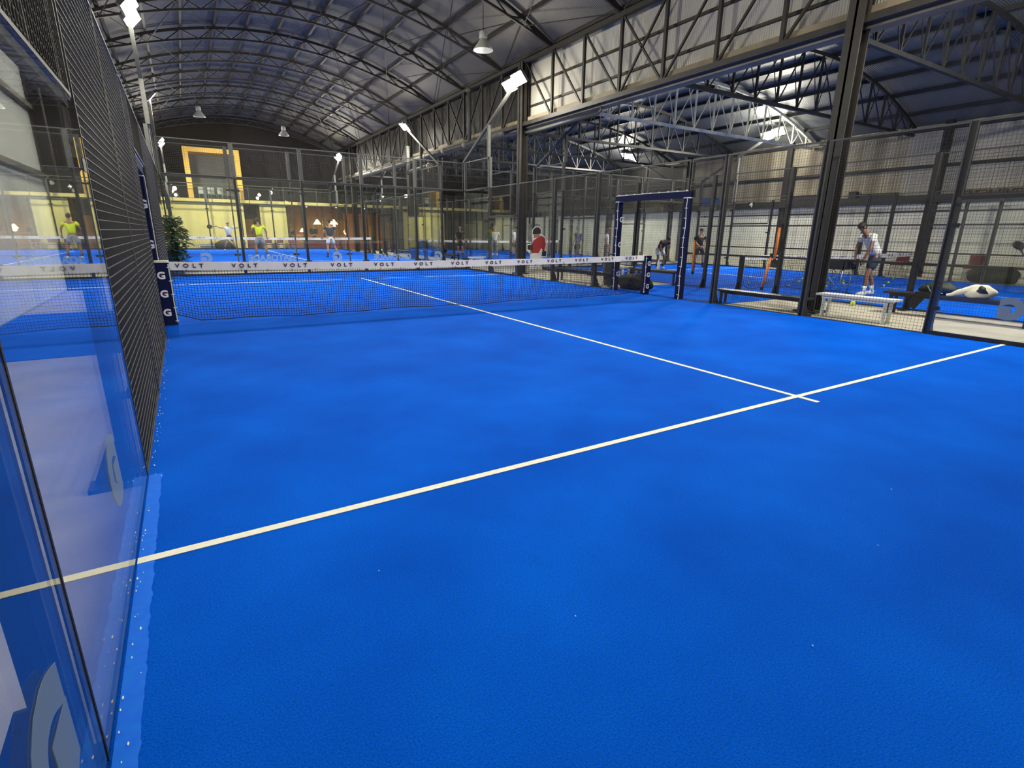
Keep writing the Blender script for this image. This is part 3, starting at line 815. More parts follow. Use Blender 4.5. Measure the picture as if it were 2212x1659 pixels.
# lounge behind glass: mullions, lights, counter
t = thing('lounge_glazing', 'dark framed glass front of the amber lit lounge', 'glass front', (7.1, FY, 0))
for i in range(7): MB().box((i*1.22-.04,-.05,0), (i*1.22+.04,.05,3.2)).build('mullion', 'steel', t)
for i in range(6): MB().box((i*1.22+.05,-.006,.05), (i*1.22+1.17,.006,3.15)).build('pane', 'glass', t)
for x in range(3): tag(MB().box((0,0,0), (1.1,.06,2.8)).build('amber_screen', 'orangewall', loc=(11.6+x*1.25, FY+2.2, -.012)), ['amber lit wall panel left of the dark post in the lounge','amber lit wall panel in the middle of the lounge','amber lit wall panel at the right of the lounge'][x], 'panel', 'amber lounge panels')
def pendant(x, y, z, lab, m='warmglow', s=1.):
    t = thing('pendant_lamp', lab, 'lamp', (x, y, z), 0, 'lounge pendant lamps')
    MB().lathe([(.34*s,0),(.30*s,.06*s),(.10*s,.38*s),(.03*s,.44*s)], 16, capb=False).build('shade', m, t, True)
    MB().tube([(0,0,.42*s),(0,0,3.2-z)], .012, 6).build('flex', 'black', t)
    ld = bpy.data.lights.new('pendant_glow', 'POINT'); ld.energy = 28*s; ld.color = (1,.55,.22); ld.shadow_soft_size = .12
    lo = bpy.data.objects.new('pendant_glow', ld); COL.objects.link(lo); lo.parent = t; lo.location = (0,0,-.05); lo['kind'] = 'helper'
pendant(9.35, FY+1.2, 1.92, 'orange cone pendant lamp in the lounge, left of the dark-shirted player', s=.8)
pendant(10.55, FY+1.2, 1.95, 'orange cone pendant lamp in the lounge, right of the dark-shirted player', s=.8)
pendant(8.35, FY+1.9, 1.35, 'small lower orange lamp at the left of the lounge', s=.6)
for i in range(6):
    o = MB().lathe([(.05,0),(.06,.03)], 10).build('ceiling_spotlight', 'spotglow', loc=(7.6+i*1.1, FY+.6+(i%2)*.8, 3.16-.0))
    tag(o, 'tiny ceiling spotlight of the lounge, %s from the left' % ORD[i], 'spotlight', 'lounge ceiling spotlights')
# high-bay bells (unlit)
for (x, y, z, zc, lab) in ((2.0, 25.5, 7.2, 8.3, 'unlit grey bell lamp under the vault at left'), (6.4, 27.0, 6.9, 8.3, 'unlit grey bell lamp on a long drop before the dark gable'), (8.9, 6.35, 6.72, 7.9, 'unlit grey bell lamp high in the vault above the right lamp')):
    t = thing('bell_lamp', lab, 'lamp', (x, y, z), 0, 'unlit bell lamps')
    MB().lathe([(.30,0),(.29,.03),(.20,.16),(.11,.28),(.10,.30)], 18, capb=False).build('reflector', 'greyplastic', t, True)
    MB().lathe([(.10,.30),(.12,.32),(.12,.48),(.08,.52)], 14).build('gear_box', 'greyplastic', t, True)
    MB().tube([(0,0,.5),(0,0,zc-z)], .012, 6).build('chain', 'black', t)

# ------------------------------------------------------------------ people
def skin_mesh(nodes, edges, roots, sub=1, name='sk'):
    me = bpy.data.meshes.new(name); me.from_pydata([n[0] for n in nodes], edges, []); me.update()
    o = bpy.data.objects.new(name, me); COL.objects.link(o)
    md = o.modifiers.new('s', 'SKIN'); md.use_smooth_shade = True; md.branch_smoothing = .6
    sl = me.skin_vertices[0].data
    for i, n in enumerate(nodes):
        sl[i].radius = (n[1], n[2]); sl[i].use_root = i in roots
    if sub:
        sm = o.modifiers.new('u', 'SUBSURF'); sm.levels = sub; sm.render_levels = sub
    dg = bpy.context.evaluated_depsgraph_get(); dg.update()
    r = bpy.data.meshes.new_from_object(o.evaluated_get(dg))
    bpy.data.objects.remove(o); bpy.data.meshes.remove(me)
    return r
def add_mb(me, mb):
    bm = bmesh.new(); bm.from_mesh(me)
    vs = [bm.verts.new(p) for p in mb.v]
    for f in mb.f:
        try: bm.faces.new([vs[i] for i in f])
        except ValueError: pass
    bmesh.ops.recalc_face_normals(bm, faces=bm.faces)
    for f in bm.faces: f.smooth = True
    bm.to_mesh(me); bm.free()
BASE = dict(pel=(0,0,.95), sp=(0,.01,1.12), ch=(0,0,1.31), nk=(0,-.005,1.48), hd=(0,.02,1.64), face=(0,1,0),
    shL=(-.185,-.005,1.42), elL=(-.235,-.01,1.14), wrL=(-.23,.10,.92), shR=(.185,-.005,1.42), elR=(.235,-.01,1.14), wrR=(.23,.10,.92),
    hpL=(-.095,0,.90), knL=(-.12,.03,.50), anL=(-.14,-.01,.09), hpR=(.095,0,.90), knR=(.12,.03,.50), anR=(.14,-.01,.09), ftL=(-.02,1,0), ftR=(.02,1,0))
def person(label, loc, rz, pose=None, *a, size=1.0, **k):
    t = person_(label, loc, rz, pose, *a, **k); t.scale = (size,)*3; return t
def person_(label, loc, rz, pose=None, shirt='wshirt', shorts='nshort', sock='sock', shoe='shoe', skin='skin', hair='hair', long=False, group='people'):
    J = dict(BASE); J.update(pose or {}); J = {k: V(v) for k, v in J.items()}
    t = thing('person', label, 'person', loc, rz, group)
    fd = J['face'].normalized(); side = fd.cross(V((0,0,1))).normalized()
    hd = J['hd']; upv = (hd-J['nk']).normalized()
    n = []; e = []
    def N(p, rx, ry=None): n.append((tuple(p), rx, ry or rx)); return len(n)-1
    p = N(J['pel'], .135, .095); sp = N(J['sp'], .125, .085); ch = N(J['ch'], .15, .095); nk = N(J['nk'], .052)
    h1 = N(J['nk']*.35+hd*.65-fd*.0, .060, .066); h2 = N(hd, .072, .088); h3 = N(hd+upv*.075-fd*.005, .058, .072); h4 = N(hd+upv*.105-fd*.01, .03, .035)
    ns = N(hd-upv*.015+fd*.098, .013); 
    e += [(p,sp),(sp,ch),(ch,nk),(nk,h1),(h1,h2),(h2,h3),(h3,h4),(h2,ns)]
    for s in 'LR':
        a = N(J['sh'+s], .056); b = N(J['el'+s], .040); b0 = N(J['sh'+s]*.5+J['el'+s]*.5, .047); c = N(J['wr'+s], .026, .022)
        hv = (J['wr'+s]-J['el'+s]).normalized(); q = N(J['wr'+s]+hv*.06, .036, .020)
        e += [(ch,a),(a,b0),(b0,b),(b,c),(c,q)]
        h = N(J['hp'+s], .088); k = N(J['kn'+s], .055); m = N(J['kn'+s]*.5+J['an'+s]*.5+V((0,-.02,.04)), .054); an = N(J['an'+s], .036)
        ft = J['ft'+s].normalized(); to = N(J['an'+s]+ft*.15-V((0,0,.055)), .034, .026)
        e += [(p,h),(h,k),(k,m),(m,an),(an,to)]
    me = skin_mesh(n, e, {0})
    f = MB()
    for s, sg in (('L',-1),('R',1)):
        hv = (J['wr'+s]-J['el'+s]).normalized(); wd = hv.cross(fd if abs(hv.dot(fd)) < .9 else V((0,0,1))).normalized()
        nr = hv.cross(wd).normalized(); q = J['wr'+s]+hv*.07
        for i, (o_, L) in enumerate(((-.028,.068),(-.010,.078),(.009,.073),(.027,.058))):
            a = q+wd*o_; b = a+hv*L*.55+nr*.008; c = b+hv*L*.4+nr*.022
            f.tube([a, b, c], [.0095,.009,.007], 6)
        a = J['wr'+s]+hv*.03+wd*(.03*sg); f.tube([a, a+hv*.035+wd*.028*sg, a+hv*.07+wd*.03*sg+nr*.01], [.011,.010,.008], 6)
    for sg in (-1, 1):
        c = hd+side*.078*sg-fd*.005; f.ellip(c, (.018,.026,.034), 8, 6)
    add_mb(me, f); me.materials.append(M[skin]); link('body', me, t)
    # face details
    b = MB()
    for sg in (-1, 1): b.ellip(hd+side*.032*sg+fd*.083+upv*.005, (.011,.011,.009), 8, 6)
    b.build('eye', 'black', t, True)
    c = hd-upv*.055+fd*.078; b = MB(); b.bar(c-side*.025, c+side*.025, .012, .010); b.build('mouth', 'red', t)
    if hair:
        b = MB(); b.ellip((0,0,0), (.086,.102,.095), 14, 8, -.15, 1.)
        R4 = Matrix((side, fd, side.cross(fd)*1.0)).transposed().to_4x4(); R4 = Matrix.Translation(hd+upv*.03-fd*.018) @ R4
        b.v = [tuple(R4 @ V(q)) for q in b.v]; b.ellip(hd-fd*.055+upv*.01, (.072,.060,.085), 12, 8); b.build('hair', hair, t, True)
    # shirt
    n = []; e = []
    lo = J['pel']*.45+J['sp']*.55
    a0 = N(J['pel']+V((0,0,-.02)), .172, .130); a1 = N(lo, .168, .126); a2 = N(J['ch'], .19, .132); a3 = N(J['ch']*.35+J['nk']*.65, .095, .085)
    e += [(a0,a1),(a1,a2),(a2,a3)]
    for s in 'LR':
        a = N(J['sh'+s], .082); b_ = N(J['sh'+s]*.4+J['el'+s]*.6, .074); e += [(a2,a),(a,b_)]
        if long: c_ = N(J['el'+s], .056); d_ = N(J['wr'+s], .042); e += [(b_,c_),(c_,d_)]
    me = skin_mesh(n, e, {0}); me.materials.append(M[shirt]); link('shirt', me, t)
    n = []; e = []
    a0 = N(J['pel']+(J['sp']-J['pel'])*.22, .146, .108); a1 = N(J['pel'], .164, .124); e += [(a0,a1)]
    for s in 'LR':
        a = N(J['hp'+s], .114); b_ = N(J['hp'+s]*.22+J['kn'+s]*.78, .104); e += [(a1,a),(a,b_)]
        if long: c_ = N(J['kn'+s], .075); d_ = N(J['an'+s]+V((0,0,.03)), .055); e += [(b_,c_),(c_,d_)]
    me = skin_mesh(n, e, {0}); me.materials.append(M[shorts]); link('trousers' if long else 'shorts', me, t)
    for s in 'LR':
        ft = J['ft'+s].normalized(); an = J['an'+s]
        d = (J['kn'+s]-an)
        MB().tube([an-V((0,0,.03)), an+d*.18, an+d*.36], [.042,.044,.056], 12).build('sock', sock, t, True)
        sd = ft.cross(V((0,0,1))).normalized()
        R4 = Matrix((sd, ft, V((0,0,1)))).transposed().to_4x4(); R4 = Matrix.Translation(an+ft*.055-V((0,0,.035))) @ R4
        b = MB(); b.ellip((0,0,0), (.048,.135,.055), 14, 8, -.8, 1.); b.ellip((0,-.055,.035), (.045,.06,.045), 12, 6)
        b.v = [tuple(R4 @ V(q)) for q in b.v]; b.build('shoe', shoe, t, True)
    return t
def racket(label, hand, tip, normal, grp='padel rackets', m='kshirt'):
    h = V(hand); d = (V(tip)-h).normalized(); nn = V(normal).normalized(); sd = d.cross(nn).normalized()
    t = thing('padel_racket', label, 'racket', h, 0, grp)
    b = MB(); pts = []
    for i in range(24):
        a = 2*PI*i/24; pts.append((.13*math.sin(a), .33+.145*math.cos(a)))
    R4 = Matrix((sd, d, sd.cross(d))).transposed().to_4x4()
    b.prism(pts, .036, R4 @ Matrix.Translation((0,0,-.018))); b.build('face', m, t)
    b = MB(); b.tube([d*-.06, d*.12], .016, 8); b.bar(d*.11-sd*.0, d*.2-sd*.05, .022); b.bar(d*.11, d*.2+sd*.05, .022); b.build('grip', 'black', t)
    return t
def facing(dx, dy): return math.atan2(-dx, dy)
Z3 = CZ0
person('man in white shirt and navy shorts bending over the ball basket beyond the right fence', (15.05, -2.72, 0), facing(-.9, .45),
    dict(pel=(0,-.06,.98), sp=(0,.04,1.14), ch=(0,.17,1.33), nk=(0,.31,1.47), hd=(0,.42,1.60), face=(0,.95,-.3), shL=(-.19,.22,1.43), shR=(.19,.22,1.43),
         elL=(-.24,.30,1.12), elR=(.24,.28,1.12), wrL=(-.15,.36,.86), wrR=(.14,.34,.86), hpL=(-.1,-.05,.93), hpR=(.1,-.05,.93),
         knL=(-.13,.18,.52), knR=(.13,-.10,.50), anL=(-.15,.20,.09), anR=(.15,-.26,.09)), 'wshirt', 'nshort', 'sock', 'shoe', 'skin2', size=1.04)
person('man in black shirt and dark shorts standing beyond the orange tubes', (20.6, 7.2, 0), facing(-.35, -.95),
    dict(face=(.5,.8,0), elL=(-.28,.02,1.14), elR=(.27,.04,1.13), wrL=(-.16,.17,.93), wrR=(.12,.20,.95), knL=(-.19,.05,.5), anL=(-.24,0,.09), knR=(.17,.05,.5), anR=(.22,0,.09)), 'kshirt', 'kshort', 'ksock', 'kshoe')
person('person in white shirt half hidden behind the far padded gate post', (16.72, 9.18, 0), facing(.6, -.7), dict(hd=(0,.06,1.62)), 'wshirt', 'greyshort', 'sock', 'shoe', 'skin', 'hairgrey')
person('person in purple shirt standing far off between two right fence posts', (18.0, 12.9, .05), facing(-.2, 1), None, 'pshirt', 'kshort', 'ksock', 'shoe', 'skin2', 'hairgrey')
person('person in black shirt with a racket just left of the far corner post', (14.3, 19.3, .05), facing(-.4, -.9), dict(elL=(-.30,.0,1.15), wrL=(-.24,.14,.98), elR=(.28,-.02,1.15), wrR=(.20,.17,.97)), 'kshirt', 'kshort', 'ksock', 'kshoe', 'skin', None)
racket('grey racket held by the black-shirted player near the far corner', (14.09, 19.14, 1.03), (14.0, 18.95, 1.55), (-.3, -.9, .1))
person('person in white shirt facing the camera between the far corner and the dark column', (15.9, 18.0, .05), facing(-.3, -.95), dict(elL=(-.29,.02,1.14), elR=(.29,.02,1.14), wrR=(.34,.16,.98)), 'wshirt', 'greyshort', 'sock', 'kshoe', 'skin', 'hairgrey')
person('person in white shirt partly hidden just left of the dark column', (16.6, 17.0, .05), facing(.6, -.7), None, 'wshirt', 'kshort', 'ksock', 'kshoe')
person('dark-clad person with pale shorts bending forward, seen through the open gate', (17.9, 7.0, 0), facing(-.2, -.95),
    dict(pel=(0,-.12,.88), sp=(0,.02,1.0), ch=(0,.2,1.13), nk=(0,.35,1.2), hd=(0,.46,1.26), face=(0,.7,-.7), shL=(-.18,.25,1.18), shR=(.18,.25,1.18), elL=(-.23,.3,.92), elR=(.23,.3,.92), wrL=(-.13,.32,.70), wrR=(.13,.32,.70), hpL=(-.1,-.1,.84), hpR=(.1,-.1,.84), knL=(-.16,.08,.48), knR=(.16,.08,.48)), 'kshirt', 'wshort', 'ksock', 'shoe', 'skin2', 'hair')
person('man in neon yellow shirt and grey shorts seen from behind on the far court', (3.55, 19.3, Z3), facing(-.02, 1), dict(elL=(-.29,.04,1.17), elR=(.31,-.02,1.15), wrL=(-.24,.22,1.02), wrR=(.33,.08,.93), knL=(-.17,.06,.5), anL=(-.18,0,.09), knR=(.2,.05,.5), anR=(.28,-.05,.09)), 'yshirt', 'greyshort', 'ksock', 'shoe', 'skin2', size=1.05)
person('man in navy shirt and white shorts seen from behind on the far court', (6.72, 18.6, Z3), facing(-.15, 1), dict(elL=(-.28,.03,1.15), wrL=(-.30,.17,.95), knL=(-.14,.03,.5), anL=(-.17,0,.09), knR=(.2,.05,.5), anR=(.32,-.06,.09)), 'navyshirt', 'wshort', 'ksock', 'kshoe', size=1.05)
person('player in white shirt with arms spread behind the far net', (2.85, 28.5, Z3), facing(.1, -1), dict(elL=(-.45,.03,1.38), wrL=(-.68,.10,1.45), elR=(.38,.05,1.36), wrR=(.60,.1,1.44), knL=(-.2,.1,.5), anL=(-.3,.05,.09), knR=(.2,.1,.5), anR=(.32,0,.09)), 'wshirt', 'kshort', 'ksock', 'shoe', 'skin', 'hairgrey')
racket('dark racket in the right hand of the white-shirted player behind the far net', (2.18, 28.45, 1.60), (1.75, 28.4, 1.58), (0, -1, .3))
person('person in maroon top and white trousers at the lounge entrance', (7.35, 33.6, 0), facing(.5, .8), dict(), 'maroon', 'wshirt', 'sock', 'shoe', 'skin', 'hairgrey', long=True)
person('person in black top standing in front of the amber lounge', (8.75, 32.62, Z3), facing(-.3, -1), dict(elL=(-.27,.06,1.15), wrL=(-.10,.24,1.05), elR=(.27,.06,1.15), wrR=(.06,.24,1.02)), 'kshirt', 'maroon', 'ksock', 'kshoe', 'skin', 'hairgrey', long=True)
person('person in a warm-lit pale top beside the dark post in the lounge', (12.95, 33.9, 0), facing(1, -.2), None, 'orangewall', 'kshort', 'ksock', 'kshoe', 'skin', 'hair', long=True)  # warm lounge light painted into the top as orange

person('person at the right edge of the photo, only the raised arm in view', (19.0, -4.95, 0), facing(-.4, .9), dict(elL=(-.42,.10,1.22), wrL=(-.46,.30,1.08)), 'maroon', 'kshort', 'ksock', 'shoe', 'skin2')
racket('dark racket held up at the right edge of the photo', (18.72, -4.52, 1.06), (18.95, -4.28, 1.35), (-.7,-.7,.2))
# printed standee of a player (a flat cut-out board)
t = thing('cutout_standee', 'flat cut-out of a player in red shirt and black cap, white edged', 'standee', (12.62, 8.72, 0), facing(-.55, -.83)+PI, None)
def blob(pts, y0, y1, m, name, par):
    b = MB(); b.prism(pts, y1-y0, Matrix(((1,0,0,0),(0,0,1,y0),(0,1,0,0),(0,0,0,1)))); return b.build(name, m, par)
out = [(-.28,.1),(-.26,.6),(-.40,.75),(-.42,.98),(-.34,1.02),(-.18,.98),(-.22,1.38),(-.20,1.58),(-.08,1.70),(.08,1.70),(.18,1.58),(.17,1.42),(.34,1.30),(.40,1.0),(.36,.85),(.44,.72),(.42,.5),(.20,.48),(.20,.1)]
blob(out, -.012, .0, 'white', 'board', t)
for pts, m, n_ in (([(-.20,.66),(-.16,1.12),(-.02,1.24),(.16,1.34),(.31,1.26),(.36,1.0),(.30,.72),(.18,.86),(.08,.66)], 'rshirt', 'printed_shirt'),
    ([(-.37,.80),(-.38,.96),(-.16,1.0),(-.17,.74)], 'black', 'printed_racket'), ([(.20,.55),(.24,.80),(.40,.72),(.38,.53)], 'black', 'printed_bag'),
    ([(-.18,1.40),(-.16,1.57),(-.06,1.66),(.07,1.66),(.15,1.56),(.14,1.42)], 'black', 'printed_cap'),
    ([(-.12,1.25),(-.14,1.40),(.12,1.42),(.10,1.28)], 'skin', 'printed_face'), ([(-.27,.62),(-.25,.95),(-.15,1.12),(-.16,.66)], 'skin', 'printed_arm'),
    ([(-.16,.40),(-.20,.64),(.12,.66),(.10,.42)], 'white', 'printed_shorts'), ([(-.02,.18),(-.04,.40),(.1,.42),(.1,.2)], 'skin2', 'printed_leg')):
    blob(pts, -.016, -.011, m, n_, t)
MB().box((-.3,-.16,0), (.25,.16,.1)).build('foot', 'white', t)

# ------------------------------------------------------------------ benches, bags, small things
def bench(label, cx, cy, L, W, H, m, rz=PI/2, slats=False, legm=None, group='benches'):
    t = thing('bench', label, 'bench', (cx, cy, 0), rz, group); legm = legm or m
    MB().box((-L/2,-W/2,H-.035), (L/2,W/2,H)).build('seat', m, t)
    b = MB(); b.box((-L/2+.1,-W/2+.04,H-.08), (L/2-.1,-W/2+.07,H-.035)); b.box((-L/2+.1,W/2-.07,H-.08), (L/2-.1,W/2-.04,H-.035)); b.build('apron', legm, t)
    for sx in (-1, 1):
        for sy in (-1, 1):
            c = (sx*(L/2-.13), sy*(W/2-.07))
            MB().box((c[0]-.022,c[1]-.022,-.012), (c[0]+.022,c[1]+.022,H-.035)).build('leg', legm, t)
    return t
bench('low dark bench outside the right fence, near the dark column', 10.46, -2.85, 2.05, .30, .29, 'benchblack')
bench('white bench outside the right fence beside the dark column', 10.56, -4.66, 1.30, .34, .41, 'benchwhite')
bench('low dark bench outside the right fence beyond the gate', 10.62, 3.15, 2.7, .30, .37, 'benchblack')
bench('dark bench with a water bottle beyond the gate', 12.55, 2.1, 1.9, .36, .41, 'benchblack')
bench('pale topped bench beside the bottle bench beyond the gate', 12.55, 3.75, .95, .40, .44, 'padtop', legm='benchwhite')
bench('dark bench carrying a jacket and a white tote, right edge', 12.25, -5.55, 2.3, .36, .41, 'benchblack')
bench('white stool bench beside the far glass corner', 11.2, 11.3, .8, .3, .42, 'benchwhite', 0)
bench('long dark bench between the far courts', 11.3, 14.6, 2.4, .36, .42, 'benchblack')
bench('dark bench along the right side of the far court', 11.0, 20.0, 2.6, .36, .42, 'benchblack')
bench('small white bench against the yellow wall behind the far court', 1.9, 32.6, 1.5, .35, .5, 'benchwhite', 0)
t = thing('water_bottle', 'clear plastic water bottle standing on the dark bench beyond the gate', 'bottle', (12.52, 1.98, .41))
MB().lathe([(.038,0),(.042,.01),(.042,.10),(.038,.13),(.042,.16),(.041,.20),(.022,.255),(.016,.265),(.016,.28)], 16).build('body', 'bottle', t, True)
MB().lathe([(.019,.275),(.019,.30)], 12).build('cap', 'paleblue', t)
def lumpy(name, label, cat, loc, r, m, seed, rz=0., parts=None, group=None, z0=-.75):
    random.seed(seed); t = thing(name, label, cat, loc, rz, group)
    b = MB(); b.ellip((0,0,0), r, 22, 14, z0, 1.)
    ph = [random.uniform(0,6) for _ in range(6)]
    nv = []
    for x, y, z in b.v:
        k = 1+.07*math.sin(7*x/r[0]+ph[0])*math.sin(3*y/r[1]+ph[1])+.06*math.sin(4*z/r[2]+5*x/r[0]+ph[2])+.04*math.sin(9*y/r[1]+ph[3])
        nv.append((x*k, y*k, max(z*k, r[2]*z0)-r[2]*z0))
    b.v = nv; b.build('body', m, t, True); return t
t = lumpy('duffel_bag', 'big black padel bag on the floor in the right gate', 'bag', (10.62, 1.0, 0), (.25,.56,.235), 'bag', 3, .15)
MB().tube([(-.05,-.3,.40),(-.09,-.2,.47),(-.09,.15,.48),(-.05,.25,.40)], .012, 6).build('handle', 'black', t)
MB().tube([(-.2,-.45,.25),(-.22,0,.32),(-.2,.45,.25)], .006, 6).build('zip', 'black', t)
t = lumpy('jacket', 'dark jacket draped over the bench at the right edge', 'jacket', (12.3, -5.22, .41), (.17,.30,.13), 'baggreen', 5)
b = MB(); b.prism([(-.22,0),(.10,.02),(.18,-.06),(-.08,-.12),(-.20,-.33),(-.30,-.28),(-.28,-.08)], .05, Matrix(((0,0,1,-.22),(-1,0,0,.05),(0,1,0,.04),(0,0,0,1)))); b.build('sleeve', 'bag', t)
MB().tube([(-.19,.12,.16),(-.2,.05,.06),(-.19,-.14,.04)], .008, 6).build('trim', 'teal', t)
t = lumpy('tote_bag', 'crumpled white tote bag lying on the bench at the right edge', 'bag', (12.22, -5.84, .41), (.15,.23,.14), 'tote', 9, .15)
MB().tube([(-.13,-.02,.20),(-.155,-.08,.17),(-.15,-.12,.12),(-.14,-.05,.12),(-.14,.0,.16)], .035, 8).build('opening', 'black', t, True)
MB().tube([(-.06,.12,.14),(-.10,.27,.09),(-.13,.36,.04),(-.14,.42,.03)], [.06,.045,.025,.02], 8).build('strap', 'tote', t)
lumpy('duffel_bag', 'dark sports bag by the far wall at right', 'bag', (23.6, -2.55, 0), (.35,.72,.30), 'baggreen', 11, .1)
lumpy('duffel_bag', 'round black bag against the yellow wall behind the far net', 'bag', (2.75, 32.4, Z3-.15), (.62,.3,.42), 'bag', 13)
lumpy('duffel_bag', 'black bag slumped on the long dark bench between the far courts', 'bag', (11.3, 15.3, .42), (.22,.5,.24), 'bag', 17)
t = thing('litter_bin', 'dark round litter bin outside the fence behind the gate post', 'bin', (11.0, 2.35, 0))
MB().lathe([(.20,-.012),(.22,.05),(.235,.60),(.245,.64),(.225,.66)], 20, capt=False).build('body', 'bin', t, True)
MB().lathe([(.245,.62),(.25,.66),(.23,.68)], 20).build('rim', 'black', t, True)
# orange ball tubes clipped to the fence of the court on the right
def tube_t(label, p, q):
    p, q = V(p), V(q); t = thing('ball_tube', label, 'ball tube', p, 0, 'orange ball tubes')
    d = (q-p); MB().tube([(0,0,0), d], .035, 12).build('barrel', 'orange', t, True)
    u = d.normalized(); MB().tube([d-u*.03, d+u*.06], .039, 12).build('cap', 'black', t); MB().tube([-u*.03, u*.05], .039, 12).build('foot', 'black', t)
tube_t('orange ball pick-up tube, higher one left of the dark column', (12.86, -1.50, .82), (12.86, -1.52, 1.66))
tube_t('orange ball pick-up tube, lower one left of the dark column', (12.84, -1.28, .13), (12.84, -1.42, .95))
tube_t('orange ball pick-up tube hanging right of the black-shirted man', (12.87, .98, .37), (12.87, 1.0, 1.32))
# rails along the fences of the right-hand court
for x, z, y0, y1, lab in ((12.93,.92,-10.4,1.6,'waist high dark rail along the near fence of the right-hand court'),(23.07,.93,-10.4,9.4,'low dark rail along the far fence of the right-hand court'),(23.07,1.89,-10.4,9.4,'middle dark rail along the far fence of the right-hand court'),(23.07,2.34,-10.4,9.4,'upper dark rail along the far fence of the right-hand court')):
    t = thing('fence_rail', lab, 'rail', (x, 0, z), 0, 'fence rails'); MB().box((-.025,y0,-.025), (.025,y1,.025)).build('bar', 'steel', t)
    for y in (y0+.3, (y0+y1)/2, y1-.3): MB().box((-.035,y-.04,-.035), (.035,y+.04,.035)).build('bracket', 'steel', t)
# ball basket
t = thing('ball_basket', 'folding metal ball basket stand under the bending man', 'ball basket', (15.0, -1.95, 0))
b = MB(); b.box((-.28,-.28,.62), (.28,.28,.64))
for s in (-1,1): b.box((-.29,s*.28-.01,.62), (.29,s*.28+.01,.86)); b.box((s*.28-.01,-.29,.62), (s*.28+.01,.29,.86))
b.build('basket', 'black', t)
b = MB()
for sx in (-1,1):
    for sy in (-1,1): MB().tube([(sx*.26,sy*.26,.64),(sx*.20,sy*.22,.02)], .013, 8).build('leg', 'metal', t, True)
    MB().tube([(sx*.26,-.26,.62),(sx*.21,.22,.08)], .009, 8).build('brace', 'metal', t, True)
    MB().tube([(sx*.26,.26,.62),(sx*.21,-.22,.08)], .009, 8).build('brace', 'metal', t, True)
def ball(x, y, z, label, r=.033):
    t = thing('tennis_ball', label, 'ball', (x, y, z+r), 0, 'yellow padel balls')
    link('felt', shared(('felt', r), lambda: MB().ellip((0,0,0), (r,r,r), 12, 8), 'ball', True), t)
    return t
BL = [(15.17,.70),(15.84,.58),(15.47,-.41),(17.24,.34),(16.67,-.78),(17.47,-.47),(17.95,-.68),(18.98,-.95),(18.32,-1.66),(19.81,-1.13),(21.8,-.41),(18.5,.98),(19.11,-.08),(16.45,-.95)]
for i, (x, y) in enumerate(BL): ball(x, y, 0, 'yellow ball scattered on the blue turf of the court on the right')
ball(12.62, -3.62, 0, 'yellow-green ball on the concrete right of the white bench', .05)
ball(5.75, 23.4, Z3, 'single pale ball on the turf of the far court')
ball(9.39, 18.74, .43, 'bright yellow ball in the air by the right fence of the far court', .05)
# chairs by the far right wall
def chair(label, x, y, rz, z=0):
    t = thing('chair', label, 'chair', (x, y, z), rz, 'maroon chairs')
    MB().box((-.22,-.22,.43), (.22,.22,.47)).build('seat', 'chairred', t); MB().box((-.22,.19,.55), (.22,.22,.88)).build('backrest', 'chairred', t)
    for sx in (-1,1):
        for sy in (-1,1): MB().tube([(sx*.2,sy*.2,-.012),(sx*.19,sy*.19,.43)], .014, 8).build('leg', 'metal', t)
        MB().tube([(sx*.19,.2,.43),(sx*.19,.205,.86)], .013, 8).build('back_post', 'metal', t)
chair('maroon chair by the far right wall, right of the corner post', 23.75, -1.95, -PI/2)
chair('maroon chair by the far right wall behind the bending man', 23.8, .35, -PI/2)
for i in range(3): chair('maroon lounge chair before the yellow wall, %s from the left' % ORD[i], 5.6+i*.75, 32.4, .1-.1*i)
def pale_chair(label, x, y, rz):
    t = thing('chair', label, 'chair', (x, y, 3.27), rz, 'pale terrace chairs')
    MB().box((-.22,-.22,.43), (.22,.22,.46)).build('seat', 'wshirt', t); MB().box((-.21,.19,.5), (.21,.21,.9)).build('backrest', 'wshirt', t)
    for sx in (-1,1):
        for sy in (-1,1): MB().tube([(sx*.2,sy*.2,0),(sx*.19,sy*.19,.43)], .018, 8).build('leg', 'metal', t)
for i, x in enumerate((1.9, 2.5, 3.1, 3.7)): pale_chair('pale chair on the upper floor inside the amber frame, %s from the left' % ORD[i], x, 33.2+.2*(i%2), .3*i)
for i, x in enumerate((-.6, .3)): chair('maroon chair on the upper floor left of the amber frame, %s from the left' % ORD[i], x, 33.6, .2, 3.28)
t = thing('lounge_table', 'dark red counter in front of the lounge', 'counter', (8.1, 32.55, 0)); MB().box((-.1,-.2,0), (1.7,.2,.72)).build('front', 'chairred', t); MB().box((-.15,-.25,.72), (1.75,.25,.76)).build('top', 'brown', t)
t = thing('sofa', 'blue seat blocks behind the far glass near its right corner', 'seat', (17.6, 32.3, .0)); MB().box((-1.5,-.3,0), (1.5,.3,.4)).build('base', 'bluecrate', t); MB().box((-1.5,.2,.4), (1.5,.35,.85)).build('backrest', 'bluecrate', t)
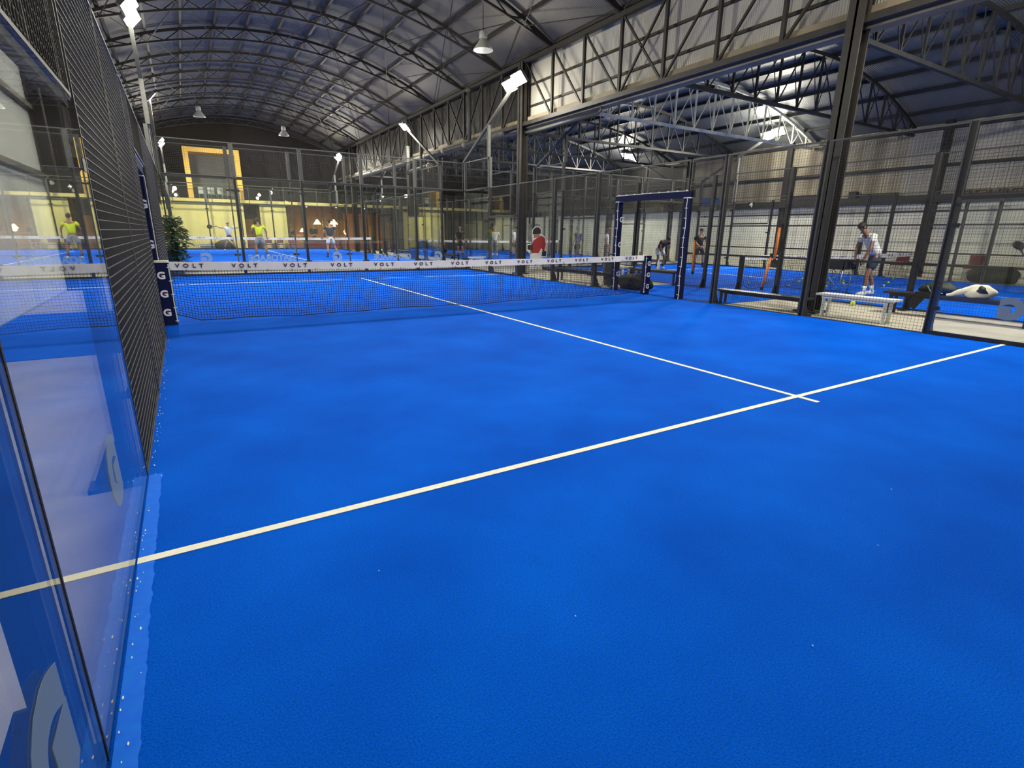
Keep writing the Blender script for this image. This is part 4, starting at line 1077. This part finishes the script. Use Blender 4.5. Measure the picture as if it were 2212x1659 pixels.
# plant
t = thing('potted_plant', 'leafy green plant in a grey planter at the far left corner', 'plant', (.12, 11.1, 0))
MB().lathe([(.16,0),(.20,.42),(.17,.42)], 18).build('planter', 'pot', t, True)
random.seed(21); b = MB(); st = MB()
for k in range(900):
    a = random.uniform(0, 2*PI); z = random.uniform(.15, 1.78); r = random.uniform(.02, .46)*(1-.5*abs(z-.95))
    c = V((r*math.cos(a), r*math.sin(a), z)); d = V((math.cos(a)+random.uniform(-.5,.5), math.sin(a)+random.uniform(-.5,.5), random.uniform(-.7,.5))).normalized()
    s = d.cross(V((0,0,1))).normalized(); L = random.uniform(.12,.24); w_ = L*.34
    b.add([c, c+d*L*.45+s*w_+V((0,0,.01)), c+d*L-V((0,0,.02)), c+d*L*.45-s*w_+V((0,0,.01)), c+d*L*.45-V((0,0,.012))], [(0,1,4),(1,2,4),(2,3,4),(3,0,4)])
for k in range(9):
    a = k*.7; st.tube([(0,0,.4),(.1*math.cos(a),.1*math.sin(a),1.0),(.18*math.cos(a),.18*math.sin(a),1.6)], [.012,.008,.004], 6)
b.build('foliage', 'leaf', t); st.build('stems', 'pallet', t)
# ledge clutter and the court number on the right wall
for i, (y, w_, h, m, lab) in enumerate(((-1.2,.9,.13,'pallet','wooden pallet on the wall ledge, left of three'),(-2.2,.8,.13,'pallet','wooden pallet on the wall ledge, middle of three'),(-3.2,.9,.16,'pallet','wooden pallet on the wall ledge, right of three'))):
    t = thing('pallet', lab, 'pallet', (24.58, y, 3.0), 0, 'pallets on the wall ledge')
    for k in range(3): MB().box((-.1,-w_/2+k*(w_/2-.04),0), (.1,-w_/2+k*(w_/2-.04)+.08,h-.03)).build('block', m, t)
    MB().box((-.1,-w_/2,h-.03), (.1,w_/2,h)).build('deck', m, t)
for y, w_, h, m, lab in ((9.9,1.6,.34,'bluecrate','dark blue box on the wall ledge above the gate'),(4.9,1.5,.22,'steel','dark crate on the wall ledge behind the dark column'),(4.0,.5,.3,'steel','small dark box on the wall ledge beside the crate'),(2.9,.3,.26,'black','little black speaker on the wall ledge right of the dark column'),(1.9,1.3,.14,'steel','flat dark crate on the wall ledge right of the dark column')):
    t = thing('storage_box', lab, 'box', (24.58, y, 3.0), 0, 'boxes on the wall ledge')
    MB().box((-.1,-w_/2,0), (.1,w_/2,h-.03)).build('body', m, t); MB().box((-.11,-w_/2-.01,h-.03), (.11,w_/2+.01,h)).build('lid', m, t)
t = thing('court_number', 'white number four on the dark wall ledge', 'sign', (24.44, 7.55, 2.90)); 
MB().box((-.004,-.16,-.13), (.008,.16,.15)).build('plate', 'steel', t)
text_obj('digit', '4', .34, .003, 'white', t, (-.008, 0, 0.01), (PI/2,0,-PI/2), bold=.008)
# fire-exit sign, poster and tv-like panels far right
t = thing('poster', 'grey printed poster hanging behind the far column', 'poster', (14.2, 11.32, 1.05), 0); MB().box((-.3,0,0), (.3,.01,.8)).build('sheet', 'print', t)

# ------------------------------------------------------------------ view / world / render look
w = bpy.data.worlds.new('world'); S.world = w; w.use_nodes = True
w.node_tree.nodes['Background'].inputs[0].default_value = (.25, .32, .5, 1)
w.node_tree.nodes['Background'].inputs[1].default_value = .02
S.view_settings.view_transform = 'Standard'; S.view_settings.look = 'None'; S.view_settings.gamma = 1
S.view_settings.use_curve_mapping = False
S.view_settings.exposure = 0.72
S.cycles.max_bounces = 8; S.cycles.diffuse_bounces = 4; S.cycles.glossy_bounces = 5; S.cycles.transparent_max_bounces = 40
S.cycles.transmission_bounces = 4; S.cycles.sample_clamp_indirect = 4; S.cycles.use_denoising = True
S.cycles.caustics_reflective = False; S.cycles.caustics_refractive = False
